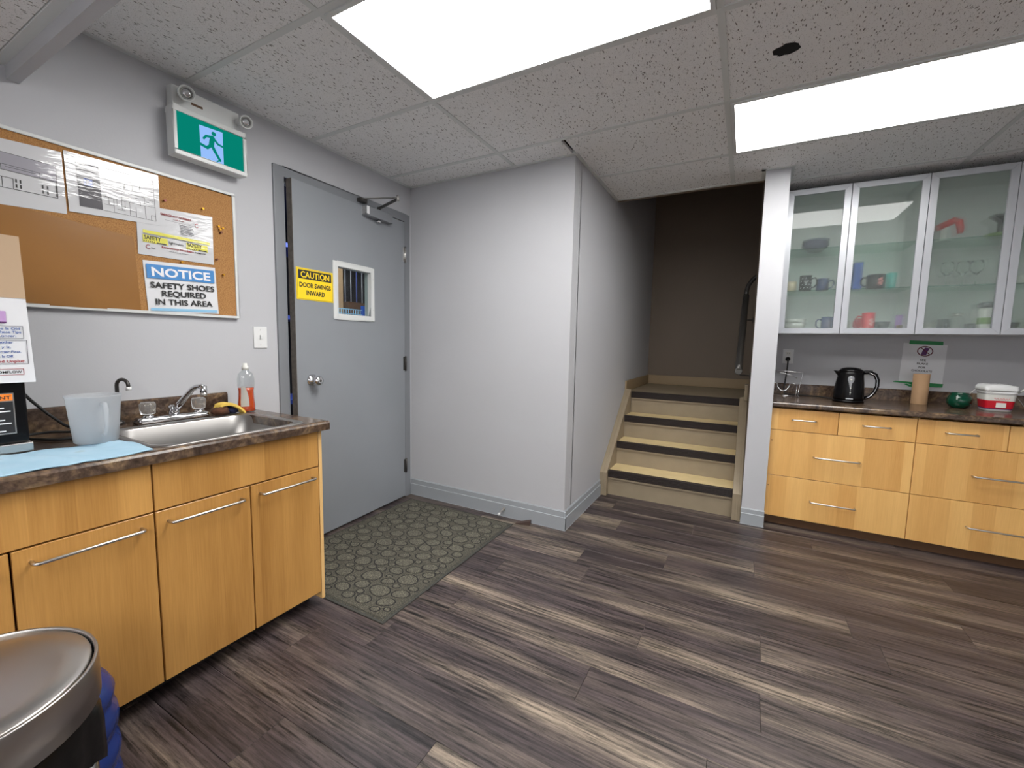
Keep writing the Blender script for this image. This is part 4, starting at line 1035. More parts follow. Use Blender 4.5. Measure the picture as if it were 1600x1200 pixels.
# light switch plate
swp = thing('switch_plate', (.004, .283, 1.15), 'white light switch plate between the cork board and the door', 'light switch')
MB().box(.0003, .006, .248, .318, 1.147, 1.258).build('plate', 'white', swp, bev=.002)
MB().box(.006, .015, .278, .288, 1.195, 1.215).build('toggle', 'white', swp, bev=.001)
for z in (1.163, 1.242): MB().lathe([(.003, 0), (.002, .001)], (.006, .283, z), 8, ax=0).build('screw', 'steel', swp)

# ================================================================== STAIRS
st = thing('staircase', (1.79, 2.3, 0), 'short beige staircase of four steps with black rubber nosings up to a landing', 'stairs')
sx0, sx1 = 1.344, 2.232
ny = [2.235, 2.465, 2.69, 2.915]; nz = [.198, .388, .578, .768]; zp = 0
for i in range(4):
    MB().box(sx0, sx1, ny[i]+.02, ny[i]+.04, zp, nz[i]-.012).build('riser', 'beige', st)
    MB().box(sx0, sx1, ny[i]+.006, ny[i]+.02, nz[i]-.066, nz[i]-.054).build('nosing_trim', 'beige', st)
    ybk = ny[i+1]+.03 if i < 3 else 3.95
    if i < 3: MB().box(sx0, sx1, ny[i]+.012, ybk, nz[i]-.02, nz[i]-.001).build('tread', 'tread', st)
    else: struct(MB().box(1.286, 3.6, 2.985, 3.95, nz[i]-.02, nz[i]-.001).box(1.286, 2.29, ny[i]+.05, 2.985, nz[i]-.02, nz[i]-.001).build('floor_landing', 'landing')); MB().box(sx0, sx1, ny[i]+.01, ny[i]+.05, nz[i]-.02, nz[i]-.001).build('landing_edge', 'landing', st)
    # ribbed nosing
    m = MB(); y, z = ny[i], nz[i]; prof = [(y+.034, z), (y+.034, z+.003), (y+.004, z+.003), (y, z)]
    for k in range(5): prof += [(y-.0, z-.002-k*.0095), (y+.003, z-.0045-k*.0095), (y+.003, z-.0075-k*.0095), (y, z-.0095-k*.0095)]
    prof += [(y+.008, z-.054), (y+.012, z-.054), (y+.012, z)]
    m.prism(prof, 0, sx0+.001, sx1-.001); m.build('nosing', 'rubber', st)
    zp = nz[i]-.001
for x0, x1, nm in ((1.287, 1.344, 'L'), (2.232, 2.288, 'R')):
    m = MB(); poly = [(2.2, 0), (2.2, .188), (2.905, .79), (2.93, .79), (2.93, 0)]
    m.prism(poly, 0, x0, x1); so_ = m.build('stringer', 'beige', st, bev=.002, seg=1)
    a, b = (x0+.018, x0+.034) if nm == 'L' else (x0+.022, x0+.038)
    m = MB(); m.prism([(2.196, .004), (2.196, .19), (2.903, .794), (2.93, .794), (2.93, .78), (2.91, .78), (2.208, .18), (2.208, .004)], 0, a, b); m.build('stringer_bead', 'beige', st, bev=.001, seg=1)
    MB().box(x0-.0 if nm == 'L' else x0+.03, x0+.02 if nm == 'L' else x1, 2.197, 2.93, .0, .012).build('stringer_foot', 'beige', st)
lb = simple('landing_base_paint', srgb(158, 136, 104), .5)
struct(MB().box(1.286, 1.30, 2.905, 3.95, .768, .868).build('baseboard_landing_left', lb, bev=.002, seg=1))
struct(MB().box(1.30, 3.6, 3.937, 3.95, .768, .868).build('baseboard_landing', lb, bev=.002, seg=1))
MB().box(2.262, 2.289, 2.86, 2.93, .768, .90).build('post_block', 'beige', st, bev=.002, seg=1)
# handrail
hr = thing('handrail', (2.25, 2.6, 1.3), 'dark metal tube handrail on the wall right of the stairs', 'handrail')
m = MB(); m.tube([(2.214, 2.30, 1.033), (2.2145, 2.34, 1.068), (2.224, 2.96, 1.590), (2.2255, 2.985, 1.62)], .0235, 16); m.build('rail_tube', 'darkmetal', hr)
m = MB(); m.tube([(2.2255, 2.975, 1.605), (2.226, 3.0, 1.66), (2.236, 3.02, 1.71), (2.262, 3.04, 1.755), (2.30, 3.045, 1.79), (2.45, 3.05, 1.89)], .017, 12); m.build('rail_bend', 'darkmetal', hr)
m = MB(); m.lathe([(.0225, 0), (.0245, -.004), (.0245, -.010), (.021, -.013)], (2.214, 2.302, 1.033), 20, ax=1); m.build('end_cap', simple('cap_grey', srgb(84, 83, 80), .75, **{'Specular IOR Level': .15}), hr)
for y, z in ((2.36, 1.085), (2.85, 1.50)):
    m = MB(); m.tube([(2.215+.01*(y-2.3), y, z-.015), (2.216, y, z-.07), (2.225, y, z-.082), (2.289, y, z-.084)], .0055, 8); m.lathe([(.024, 2.29), (.022, 2.284), (.008, 2.282)], (0, y, z-.084), 14, ax=0); m.build('wall_bracket', 'darkmetal', hr)

# ================================================================== FAR KITCHEN RUN
YF = 2.25
xs_ = [2.427, 2.790, 3.162, 3.541, 3.905]
def drawer_unit(i, label):
    x0, xm, x1 = xs_[i], xs_[i+1], xs_[i+2]
    t = thing('drawer_cabinet', ((x0+x1)/2, 2.55, 0), label, 'cabinet', 'honey wood drawer cabinets on the far wall')
    m = MB(); m.box(x0, x0+.016, YF+.022, 2.86, .066, .806); m.box(x1-.016, x1, YF+.022, 2.86, .066, .806); m.box(x0, x1, YF+.022, 2.86, .066, .08); m.box(x0, x1, 2.85, 2.86, .066, .806); m.build('carcass', 'venedge', t)
    MB().box(x0, x1, YF+.05, YF+.066, 0, .066).build('plinth', 'wood_dark', t)
    g = .0017
    for a, b in ((x0, xm), (xm, x1)):
        d = MB().box(a+g, b-g, YF, YF+.02, .657+g, .802).build('drawer_front', 'venR', t, bev=.0012, seg=1); c = (a+b)/2
        handle(d, (c-.064, YF, .735), (c+.064, YF, .735), (0, -1, 0), .0045)
    for z0, z1, hz in ((.348, .657, .502), (.066, .348, .205)):
        d = MB().box(x0+g, x1-g, YF, YF+.02, z0+g, z1-g).build('drawer_front', 'venR', t, bev=.0012, seg=1); c = (x0+x1)/2
        handle(d, (c-.116, YF, hz), (c+.116, YF, hz), (0, -1, 0), .0048)
    return t
du = drawer_unit(0, 'honey birch drawer cabinet beside the partition column, under the kettle')
drawer_unit(2, 'honey birch drawer cabinet at the right, under the green pot and tub')
for z in (.585, .275):
    MB().box(2.437, 2.446, YF-.0008, YF-.0002, z-.003, z+.003).build('scuff_hole', 'pinbrown', du)
ct2 = thing('countertop', (3.17, 2.55, .806), 'long brown laminate counter on the far wall below the glass cabinets', 'countertop')
m = MB(); zt = .846
prof = [(2.232, .812), (2.226, .814), (2.222, .82), (2.222, zt-.009), (2.226, zt-.003), (2.234, zt), (2.88, zt), (2.88, .812)]
m.prism([(a, b) for a, b in prof], 0, 2.426, 3.93); m.build('worktop', 'counter', ct2)
m = MB(); m.prism([(2.88, zt), (2.859, zt), (2.859, zt+.072), (2.864, zt+.08), (2.88, zt+.08)], 0, 2.426, 3.93); m.build('backsplash', 'counter', ct2)
# ---- wall cabinets with frosted doors
YU = 2.54; UB, UT = 1.303, 2.276
ux = [2.440, 2.793, 3.174, 3.553, 3.925]
def wall_unit(i, label):
    x0, xm, x1 = ux[i]+.001, ux[i+1], ux[i+2]-.002
    t = thing('glass_wall_cabinet', ((x0+x1)/2, 2.7, UB), label, 'cabinet', 'glass fronted wall cabinets on the far wall')
    m = MB(); m.box(x0, x0+.016, YU+.003, 2.878, UB, UT); m.box(x1-.016, x1, YU+.003, 2.878, UB, UT); m.box(x0+.016, x1-.016, YU+.003, 2.878, UB, UB+.018); m.box(x0+.016, x1-.016, YU+.003, 2.878, UT-.018, UT); m.box(x0+.016, x1-.016, 2.868, 2.878, UB+.018, UT-.018)
    m.build('carcass', 'white_metal', t)
    for z in (1.606, 1.888): MB().box(x0+.016, x1-.016, YU+.02, 2.866, z-.008, z-.001).build('glass_shelf', 'shelfglass', t)
    fwid = .037
    for a, b in ((x0, xm-.0015), (xm+.0015, x1)):
        pane = MB().box(a+fwid-.005, b-fwid+.005, YU-.012, YU-.009, UB+fwid-.005, UT-fwid+.005)
        fr = MB(); c = [(a, UB), (b, UB), (b, UT), (a, UT)]; ci = [(a+fwid, UB+fwid), (b-fwid, UB+fwid), (b-fwid, UT-fwid), (a+fwid, UT-fwid)]
        d = pane.build('door_pane', 'frost', t)
        for k in range(4):
            j = (k+1) % 4; MB().prism([c[k], c[j], ci[j], ci[k]], 1, YU-.022, YU-.0005).build('frame_rail', 'alu', d, bev=.001, seg=1)
    return t
wall_unit(0, 'aluminium framed frosted wall cabinet beside the column, holding mugs')
wall_unit(2, 'aluminium framed frosted wall cabinet at the right, holding glasses and jars')
# ---- contents
S2, S1, S0 = 1.605, 1.887, UB+.018
def mug(name, cx, cy, z, r, h, mt, label, handle_dir=None, cat='mug', r_top=None, grp='mugs and cups behind the frosted doors', dots=0, flower=False):
    t = thing(name, (cx, cy, z), label, cat, grp); rt_ = r_top or r
    m = MB(); m.lathe([(r*.92, .0005), (r, .004), (rt_, h), (rt_-.003, h), (r-.004, .006), (.001, .006)], (cx, cy, z), 24); m.build('cup_body', mt, t)
    if handle_dir is not None:
        dx, dy = math.cos(handle_dir), math.sin(handle_dir); hh = h
        P = [(r*.97, .80), (r+.018, .84), (r+.028, .68), (r+.028, .42), (r+.016, .24), (r*.97, .2)]
        m = MB(); m.tube([(cx+dx*a, cy+dy*a, z+hh*b) for a, b in P], .0048, 8); m.build('mug_handle', mt, t)
    if dots:
        m = MB(); q = random.Random(4)
        for k in range(dots):
            a = -PI/2+(k % 4-1.5)*.55+.25*((k//4) % 2); zz = h*(.18+.21*(k//4))
            P = [(cx+(r+.0006)*math.cos(a+.0032/r*math.cos(s_)), cy+(r+.0006)*math.sin(a+.0032/r*math.cos(s_)), z+zz+.0032*math.sin(s_)) for s_ in [2*PI*i/8 for i in range(8)]]
            m.quad(*P[::-1])
        m.build('polka_dots', 'whiteprint', t)
    if flower:
        m = MB()
        for k in range(5):
            a = -PI/2+.35+.16*math.cos(k*1.256); zz = h*.5+.018*math.sin(k*1.256)
            P = [(cx+(r+.0006)*math.cos(a+.009/r*math.cos(s_)), cy+(r+.0006)*math.sin(a+.009/r*math.cos(s_)), z+zz+.009*math.sin(s_)) for s_ in [2*PI*i/8 for i in range(8)]]
            m.quad(*P[::-1])
        m.build('flower_print', 'pinkprint', t)
    return t
def bowls(cx, cy, z, r, n, mt, label, name='bowl_stack', hh=.05, step=.012, cat='bowls', grp='bowls and plates behind the frosted doors'):
    for k in range(n):
        l = label if n == 1 else label[k]
        b = MB().lathe([(r*.45, 0), (r*.5, .003), (r*.85, hh*.6), (r, hh), (r-.003, hh), (r*.8, hh*.62), (r*.42, .006), (.001, .006)], (cx, cy, z+.0005+k*step), 26)
        o_ = b.build(name, mt); tag(o_, l, cat, grp)
bowls(2.64, 2.72, S1, .082, 3, 'plate', ['lowest slate-purple bowl in the stack on the upper shelf', 'middle slate-purple bowl in the stack on the upper shelf', 'topmost slate-purple bowl in the stack on the upper shelf'], 'bowl', .045, .018, 'bowl')
mug('mug', 2.512, 2.69, S2, .032, .075, 'cream', 'cream cup at the far left of the middle shelf, no handle seen', cat='cup')
mug('mug', 2.590, 2.62, S2, .037, .105, 'blackcer', 'black mug with white polka dots on the middle shelf', -.15, dots=14)
mug('mug', 2.694, 2.665, S2, .037, .085, 'bluecer', 'dull blue mug right of the polka dot mug', -.1)
bowls(2.555, 2.74, S0, .073, 2, 'whitecer', ['lower white bowl at the left of the bottom shelf', 'upper white bowl at the left of the bottom shelf'], 'bowl', .06, .03, 'bowl')
mug('mug', 2.74, 2.62, S0, .041, .10, 'navycer', 'navy mug with its handle to the left on the cabinet floor', PI+.1)
bx_ = MB().box(2.862, 2.912, 2.66, 2.73, S2+.0005, S2+.185).build('blue_carton', 'bluebox', bev=.002); tag(bx_, 'tall blue carton behind the door join on the middle shelf', 'box')
mug('mug', 2.985, 2.66, S2, .05, .095, 'blackcer', 'black mug with a pink flower print on the middle shelf', PI, flower=True)
mug('tumbler', 3.078, 2.72, S2, .025, .11, 'teal', 'teal tumbler right of the flower mug', cat='tumbler', r_top=.029)
mug('mug', 2.858, 2.78, S0, .028, .08, 'whitecer', 'white cup left of the red mugs on the cabinet floor', cat='cup')
mug('mug', 2.935, 2.735, S0, .03, .095, 'redpl', 'shorter red mug behind the tall red one', PI+.8)
mug('mug', 2.958, 2.625, S0, .036, .125, 'redpl', 'tall red mug with a pale print on the cabinet floor', PI-.2, flower=True)
bowls(3.055, 2.73, S0, .046, 1, 'greycer', 'dark grey bowl right of the red mugs', 'bowl', .07, .01, 'bowl')
mug('tumbler', 3.142, 2.73, S0, .018, .115, 'purple', 'small lilac tumbler at the right of the second door', cat='tumbler')
mug('mug', 3.122, 2.625, S0, .016, .042, 'wood_dark', 'tiny brown espresso cup on the cabinet floor', cat='cup')
# red ladle-like holder on the upper shelf
rl = thing('red_spoon_rest', (3.32, 2.68, S1), 'red angled plastic spoon holder on the upper shelf of the third door', 'spoon holder')
m = MB(); m.tube([(3.262, 2.66, S1+.085), (3.30, 2.66, S1+.105), (3.34, 2.66, S1+.125), (3.362, 2.66, S1+.115), (3.372, 2.66, S1+.07), (3.372, 2.66, S1+.045)], [.018, .02, .021, .021, .017, .014], 12); m.build('red_arm', 'reddull', rl)
m = MB(); m.lathe([(.04, .0005), (.04, .008), (.016, .014), (.013, .075), (.02, .085)], (3.30, 2.67, S1), 20); m.build('stand', 'whitecer', rl)
m = MB(); m.lathe([(.03, .0005), (.06, .012), (.075, .03), (.072, .03), (.03, .006), (.001, .006)], (3.565, 2.70, S1), 24); tag(m.build('dish', 'olive'), 'pale green dish on the upper shelf at the right', 'dish')
m = MB(); m.lathe([(.02, .032), (.022, .10), (.06, .135), (.062, .14), (.02, .14)], (3.568, 2.70, S1), 24); lo_ = m.build('lamp_lid', 'blackcer'); tag(lo_, 'dark wide lid standing on the pale green dish', 'lid')
for cx_, lb_ in ((3.345, 'leftmost of the three wine glasses on the middle shelf'), (3.418, 'middle one of the three wine glasses on the middle shelf'), (3.48, 'rightmost of the three wine glasses on the middle shelf')):
    t = thing('wine_glass', (cx_, 2.70, S2), lb_, 'glass', 'wine glasses on the middle shelf')
    MB().lathe([(.028, .0005), (.028, .003), (.004, .008), (.0035, .07), (.012, .08), (.028, .10), (.032, .13), (.027, .158), (.0255, .158), (.030, .13), (.026, .102), (.008, .084)], (cx_, 2.70, S2), 22).build('glass_bowl', 'clearglass', t)
bowls(3.295, 2.74, S0, .038, 1, 'whitecer', 'small white bowl at the left of the third door', 'bowl', .06, .01, 'bowl')
mug('mug', 3.361, 2.73, S0, .028, .085, 'greycer', 'dark grey cup on the cabinet floor behind the third door', cat='cup')
t = thing('blender_jar', (3.415, 2.70, S0), 'clear jar with a steel cap behind the third door', 'jar')
MB().lathe([(.03, .0005), (.033, .01), (.034, .07), (.026, .095), (.026, .1)], (3.417, 2.69, S0), 22).build('jar_body', 'clearglass', t); MB().lathe([(.028, .1), (.028, .118), (.02, .12)], (3.417, 2.69, S0), 22).build('jar_lid', 'steel', t)
mug('mug', 3.487, 2.73, S0, .032, .055, 'greycer', 'low dark grey cup left of the tall jar', cat='cup')
t = thing('storage_jar', (3.543, 2.68, S0), 'tall jar with a dark lid and green print behind the third door', 'jar')
MB().lathe([(.036, .0005), (.04, .008), (.04, .14), (.034, .15)], (3.543, 2.68, S0), 24).build('jar_body', 'whitecer', t); MB().lathe([(.0405, .05), (.0405, .09)], (3.543, 2.68, S0), 24, cap0=False, cap1=False).build('green_band', 'olive', t); MB().lathe([(.037, .15), (.043, .155), (.043, .178), (.02, .186)], (3.543, 2.68, S0), 24).build('jar_lid', 'greycer', t)
mug('mug', 3.648, 2.64, S2, .026, .05, 'whitecer', 'small white cup with dark print behind the fourth door', cat='cup')
bowls(3.66, 2.72, S0, .045, 1, 'greycer', 'grey bowl behind the fourth door', 'bowl', .06, .01, 'bowl')
mug('mug', 3.76, 2.70, S0, .038, .09, 'olive', 'green mug at the right end of the cabinet floor', 0.)

# ---- items on the far counter
def wp(m_): pass
# outlet
ot = thing('wall_outlet', (2.541, 2.876, 1.08), 'white duplex wall outlet with a black plug above the far counter', 'outlet')
MB().box(2.507, 2.577, 2.874, 2.8797, 1.082, 1.190).build('plate', 'white', ot, bev=.002)
for z in (1.158, 1.113): MB().box(2.526, 2.558, 2.872, 2.8745, z-.014, z+.014).build('socket', 'whitecer', ot, bev=.001)
m = MB()
for dx in (-.006, .006): m.box(2.542+dx-.001, 2.542+dx+.001, 2.8712, 2.8722, 1.156, 1.165)
m.build('slots', 'ink', ot)
pc = thing('kettle_cord', (2.54, 2.86, .85), 'black kettle cord hanging from the outlet to the counter', 'cord')
MB().lathe([(.012, 0), (.017, -.01), (.015, -.026), (.006, -.034)], (2.541, 2.872, 1.116), 16, ax=1).build('plug', 'blackmat', pc)
m = MB(); m.tube([(2.541, 2.84, 1.114), (2.540, 2.825, 1.09), (2.537, 2.81, 1.03), (2.531, 2.80, .95), (2.525, 2.79, .89), (2.53, 2.775, .857), (2.56, 2.76, .8525), (2.64, 2.75, .8525), (2.74, 2.71, .8525), (2.82, 2.62, .8525)], .0052, 8); m.build('cable', 'blackmat', pc)
# wire rack
wrk = thing('wire_rack', (2.54, 2.75, zt), 'small chrome wire holder standing on the far counter by the column', 'rack')
def wt(pts, r=.0028, nm='wire', mt='chrome'): m = MB(); m.tube(pts, r, 7); m.build(nm, mt, wrk)
wt([(2.45, 2.75, 1.03), (2.54, 2.75, 1.026), (2.634, 2.75, 1.02), (2.633, 2.75, 1.00), (2.622, 2.75, .93), (2.612, 2.75, zt+.003), (2.612, 2.66, zt+.003)])
wt([(2.45, 2.79, 1.008), (2.50, 2.79, 1.012), (2.56, 2.785, .998), (2.605, 2.78, .975)], .0024)
wt([(2.474, 2.74, .935), (2.482, 2.73, .905), (2.498, 2.72, .885), (2.516, 2.715, .879), (2.534, 2.72, .886), (2.55, 2.73, .908), (2.558, 2.74, .935)], .003)
wt([(2.45, 2.75, 1.03), (2.445, 2.75, .93), (2.44, 2.75, zt+.003), (2.44, 2.66, zt+.003)]); wt([(2.445, 2.75, .935), (2.474, 2.74, .935)]); wt([(2.558, 2.74, .935), (2.622, 2.75, .93)])
wt([(2.44, 2.66, zt+.003), (2.612, 2.66, zt+.003)]); wt([(2.598, 2.70, .93), (2.594, 2.66, .90), (2.592, 2.64, zt+.004)], .002)
# kettle
kx, ky = 2.875, 2.53
kt = thing('electric_kettle', (kx, ky, zt), 'glossy black electric kettle with a clear water gauge on the far counter', 'kettle')
def kring(r, z, dx=0., asp=.9): return [(kx+dx+r*math.cos(2*PI*i/32), ky+r*asp*math.sin(2*PI*i/32), zt+z) for i in range(32)]
m = MB(); m.ring_loft([kring(.086, .001), kring(.087, .012), kring(.084, .018)], True, True, True); m.build('power_base', 'black', kt)
m = MB(); m.ring_loft([kring(.083, .0185), kring(.084, .03), kring(.082, .08), kring(.077, .13, .002), kring(.071, .175, .003), kring(.069, .195, .004), kring(.067, .205, .004)], True, True, True); kb_ = m.build('kettle_body', 'black', kt)
m = MB(); m.ring_loft([kring(.067, .2052, .004), kring(.063, .217, .004), kring(.048, .228, .003), kring(.024, .234, .003), kring(.004, .235, .003)], True, True, True); m.build('lid', 'black', kt)
m = MB(); n0 = [(kx-.062, ky-.022, zt+.165), (kx-.062, ky+.022, zt+.165), (kx-.06, ky+.026, zt+.208), (kx-.06, ky-.026, zt+.208)]
n1 = [(kx-.074, ky-.012, zt+.188), (kx-.074, ky+.012, zt+.188), (kx-.093, ky+.011, zt+.211), (kx-.093, ky-.011, zt+.211)]
m.ring_loft([n0, n1], True, True, True, sm=False); m.build('spout', 'black', kt, bev=.003)
hp = [(.055, .20), (.10, .205), (.132, .19), (.146, .155), (.146, .115), (.134, .075), (.112, .045), (.08, .03)]
m = MB(); m.tube([(kx+a, ky, zt+b) for a, b in hp], [.013, .0135, .013, .012, .0115, .011, .011, .010], 12); m.build('kettle_handle', 'black', kt)
m = MB(); m.tube([(kx+a-.004, ky-.0125, zt+b-.002) for a, b in hp[1:]], .0022, 6); m.build('handle_inlay', 'chrome', kt)
m = MB(); m.box(kx+.075, kx+.115, ky-.012, ky+.012, zt+.208, zt+.218); m.build('lid_button', 'black', kt, bev=.002)
gx = kx-.004
m = MB(); prof = [(.009, .055), (.009, .10), (.010, .13), (.0165, .150), (.0175, .163), (.014, .174), (.006, .179)]
fr_ = []
for a, b in prof:
    rb = .083-.012*(b/.2) ; yy = ky-rb*.9-.0018
    fr_.append([(gx-a, yy+.002, zt+b), (gx, yy-.001, zt+b), (gx+a, yy+.002, zt+b)])
m.ring_loft(fr_, False, sm=True); m.build('water_gauge', simple('grey_gauge', srgb(150, 152, 156), .2), kt, solid=.001)
for b in (.07, .10, .155):
    rb = .083-.012*(b/.2); m = MB(); m.lathe([(.004 if b < .15 else .006, 0), (.003, -.001)], (gx, ky-rb*.9-.0035, zt+b), 12, ax=1); m.build('gauge_mark', 'whitecer', kt)
m = MB(); m.box(kx-.026, kx+.012, ky-.0785, ky-.0772, zt+.026, zt+.033); m.build('badge', 'alu', kt)
# cardboard core
tb = thing('cardboard_tube', (3.29, 2.735, zt), 'brown cardboard roll core standing upright in front of the taped sign', 'tube')
m = MB(); m.lathe([(.042, .0003), (.042, .200), (.0395, .200), (.0395, .0003)], (3.29, 2.735, zt), 30, cap0=False, cap1=False); m.build('tube_wall', 'brown_core', tb)
# taped sign
sn_ = thing('chocolate_sign', (3.33, 2.878, .98), 'white paper sign about chocolate taped to the wall with green tape', 'sign')
A = Vector((3.211, 2.8775, .985)); ua = Vector((.2345, 0, -.012)).normalized(); va = Vector((.0, 0, 1)); va = Vector((.035*.5, 0, 1)).normalized()
def SP(a, b, h=0): return tuple(A+ua*a+va*b+Vector((0, -h, 0)))
m = MB(); m.quad(SP(0, 0), SP(.228, 0), SP(.228, .268), SP(0, .268)); m.build('sheet', 'paper', sn_, solid=.0008)
m = MB(); n = 28; c_ = (.118, .218)
for i in range(n):
    a0, a1 = 2*PI*i/n, 2*PI*(i+1)/n
    m.quad(SP(c_[0]+.042*math.cos(a0), c_[1]+.035*math.sin(a0), .001), SP(c_[0]+.042*math.cos(a1), c_[1]+.035*math.sin(a1), .001), SP(c_[0]+.036*math.cos(a1), c_[1]+.029*math.sin(a1), .001), SP(c_[0]+.036*math.cos(a0), c_[1]+.029*math.sin(a0), .001))
q_ = Vector((.03, -.022)); m.quad(SP(c_[0]-.028, c_[1]+.024, .0013), SP(c_[0]-.023, c_[1]+.027, .0013), SP(c_[0]+.028, c_[1]-.021, .0013), SP(c_[0]+.024, c_[1]-.024, .0013)); m.build('ban_circle', 'maroon', sn_)
m = MB(); m.quad(SP(.098, .192, .0008), SP(.126, .192, .0008), SP(.13, .212, .0008), SP(.14, .24, .0008), SP(.116, .243, .0008), SP(.105, .222, .0008)); m.build('chocolate_picture', 'purpleink', sn_)
for s_, z, w_ in (('SEE', .150, .032), ('BLAKE', .126, .058), ('FOR', .100, .036), ('CHOCOLATE', .076, .108)):
    text(s_, Vector(SP(.113, z, .0008)), ua, va, -Y_, sn_, 'ink', width=w_, height=.013, bold=.02, align='C', h=.0006)
for pts in ([(.03, .262), (.205, .264), (.204, .289), (.032, .288)], [(-.032, -.010), (.05, -.012), (.1, -.028), (.23, -.02), (.232, .004), (.10, .0), (-.02, .0)], [(.045, -.014), (.09, -.03), (.06, -.034), (.03, -.018)]):
    m = MB(); m.quad(*[SP(a, b, .0016) for a, b in pts]); m.build('green_tape', 'tape', sn_)
# green pot
gp = thing('green_pot', (3.447, 2.62, zt), 'round glossy green ceramic pot on the far counter', 'pot')
m = MB(); m.lathe([(.032, .0005), (.044, .006), (.057, .03), (.059, .05), (.053, .072), (.043, .085), (.045, .090), (.045, .095), (.041, .095), (.04, .086), (.05, .07), (.054, .05), (.04, .012), (.001, .01)], (3.447, 2.62, zt), 30); m.build('pot_body', 'green', gp)
m = MB(); m.tube([(3.47, 2.63, zt+.04), (3.488, 2.61, zt+.095), (3.51, 2.60, zt+.13)], .0022, 6); m.build('stirring_wire', 'steel', gp)
# tub
tx, ty = 3.600, 2.60
tu = thing('plastic_tub', (tx, ty, zt), 'white square plastic tub with a red label and loose lid', 'tub')
def rr2(w_, r, z):
    w_ *= .90-.9*max(0, .06-z); return rrect(tx-w_, tx+w_, ty-w_*1.0, ty+w_*1.0, r, zt+z*1.06, 4)
m = MB(); m.ring_loft([rr2(.066, .02, .0005), rr2(.068, .02, .012), rr2(.074, .02, .10), rr2(.0775, .02, .103), rr2(.078, .02, .115)], True, True, True); m.build('tub_body', 'white', tu)
m = MB(); m.ring_loft([rr2(.0692, .021, .018), rr2(.0722, .021, .062)], True); m.build('red_label', 'redpl', tu)
m = MB(); m.ring_loft([rr2(.0723, .021, .0625), rr2(.0748, .021, .095)], True); m.build('white_label', 'whitecer', tu)
m = MB(); m.quad((tx-.074, ty-.0672, zt+.064), (tx-.03, ty-.0672, zt+.0605), (tx+.0, ty-.0670, zt+.056), (tx+.03, ty-.0672, zt+.0605), (tx+.074, ty-.0672, zt+.064), (tx+.074, ty-.0672, zt+.074), (tx, ty-.0672, zt+.064), (tx-.074, ty-.0672, zt+.074)); m.build('label_wave', 'redpl', tu) if False else None
m = MB(); m.box(tx-.020, tx+.022, ty-.0655, ty-.060, zt+.026, zt+.054); m.build('blank_patch', 'whitecer', tu)
m = MB(); m.tube([(tx-.032+.0018*i, ty-.0672, zt+.077+.0045*math.sin(i*.9)+.002*math.sin(i*.37)) for i in range(38)], .0013, 5); m.build('script_mark', 'pinkprint', tu)
m = MB(); m.ring_loft([rr2(.0695, .021, .0125), rr2(.0697, .021, .018)], True); m.build('purple_line', 'purpleink', tu)
m = MB(); q = random.Random(8); R = []
for s_, z in ((.080, .116), (.083, .119), (.081, .132), (.076, .144), (.055, .150), (.02, .152)):
    R.append([(x+q.uniform(-.0025, .0025), y+q.uniform(-.0025, .0025), zz+q.uniform(-.003, .004)) for x, y, zz in rr2(s_, .02, z)])
m.ring_loft(R, True, True, True); m.build('lid', 'white', tu)
m = MB(); m.tube([(tx+.06, ty-.02, zt+.10), (tx+.10, ty-.03, zt+.133), (tx+.16, ty-.05, zt+.165)], .005, 8); m.build('spoon_handle', 'whitecer', tu)
m = MB(); m.tube([(tx+.078, ty, zt+.10), (tx+.10, ty-.02, zt+.06), (tx+.115, ty-.03, zt+.03)], .0018, 6); m.build('bail_wire', 'steel', tu)

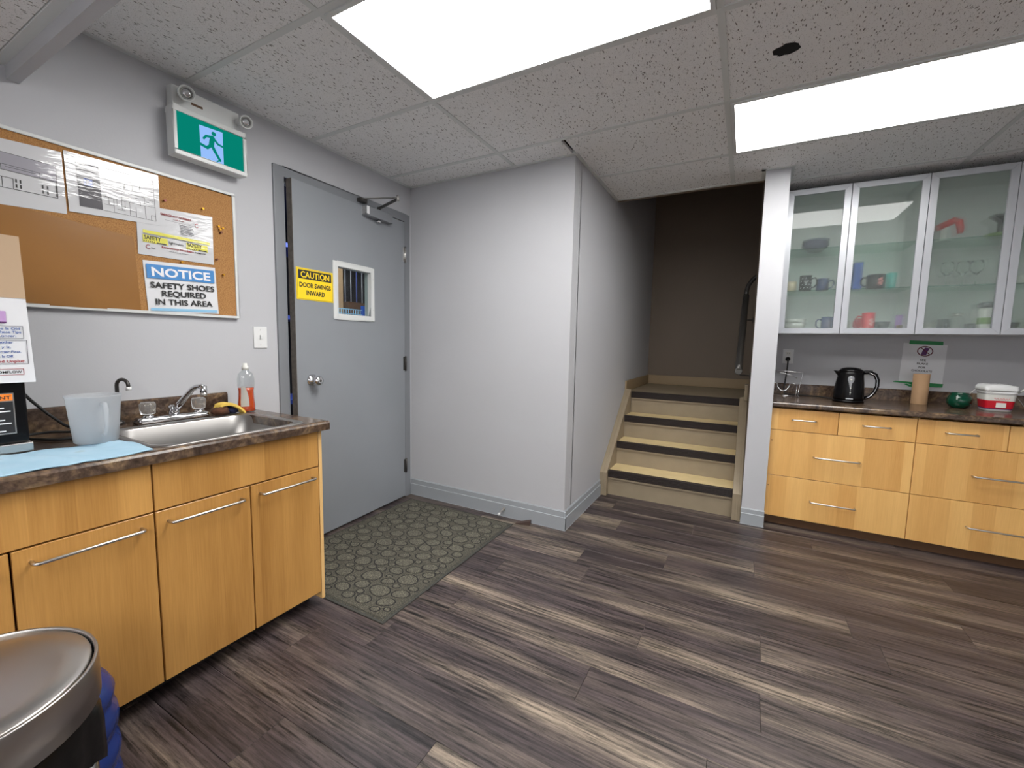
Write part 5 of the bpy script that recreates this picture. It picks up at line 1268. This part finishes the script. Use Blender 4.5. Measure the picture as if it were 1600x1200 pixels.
# ================================================================== BIN AND WATER JUG
cx, cy, rb, zb = 1.124, -.934, .183, .60
bn = thing('trash_can', (cx, cy, 0), 'round stainless steel trash can with a flat lid in the near left corner', 'trash can')
m = MB(); m.lathe([(rb-.012, .002), (rb-.012, .50)], (cx, cy, 0), 48); m.build('can_body', 'chrome', bn)
m = MB(); n = 64; q = random.Random(2); ph = [q.uniform(0, 6) for _ in range(5)]; R = []
for r, z, a in ((rb-.008, .515, .0), (rb-.006, .50, .005), (rb-.010, .475, .010), (rb-.007, .45, .008), (rb-.0105, .43, .011), (rb-.009, .415, .009)):
    R.append([(cx+(r+a*abs(math.sin(5*t+ph[0])+.5*math.sin(11*t+ph[1])))*math.cos(t), cy+(r+a*abs(math.sin(5*t+ph[0])+.5*math.sin(11*t+ph[1])))*math.sin(t), z+(.018*math.sin(4*t+ph[2])+.012*math.sin(9*t) if z < .435 else .004*math.sin(7*t+z*90))) for t in [2*PI*i/n for i in range(n)]])
m.ring_loft(R, True); m.build('bin_bag', 'bin_black', bn)
m = MB(); m.lathe([(rb-.006, .518), (rb, .52), (rb, .597), (rb-.001, .5995), (rb-.004, .60), (rb-.006, .598), (rb-.0065, .588)], (cx, cy, 0), 72, cap0=True, cap1=False); m.build('lid_band', 'brushed', bn)
m = MB(); m.lathe([(rb-.0066, .586), (rb-.0125, .586)], (cx, cy, 0), 72, cap0=False, cap1=True); m.build('lid_groove', 'gap', bn)
m = MB(); m.lathe([(rb-.0095, .5865), (rb-.0098, .5965), (rb-.012, .5985), (rb-.05, .6015), (rb*.3, .6035), (.002, .604)], (cx, cy, 0), 72); m.build('lid_disc', 'brushed', bn)
jx2, jy2 = .835, -.765; rj = .125
jb = thing('water_bottle', (jx2, jy2, 0), 'blue ribbed water cooler bottle standing behind the trash can', 'water bottle')
prof = [(.10, .002), (.118, .01)]
for z in (.03, .115, .20): prof += [(.119, z), (.126, z+.018), (.128, z+.036), (.125, z+.056), (.117, z+.068), (.1155, z+.078)]
prof += [(.121, .292), (.123, .31), (.112, .335), (.085, .352), (.04, .368), (.027, .375), (.027, .40), (.031, .405), (.031, .42), (.02, .425)]
MB().lathe(prof, (jx2, jy2, 0), 40).build('bottle_shell', 'bluejug', jb)
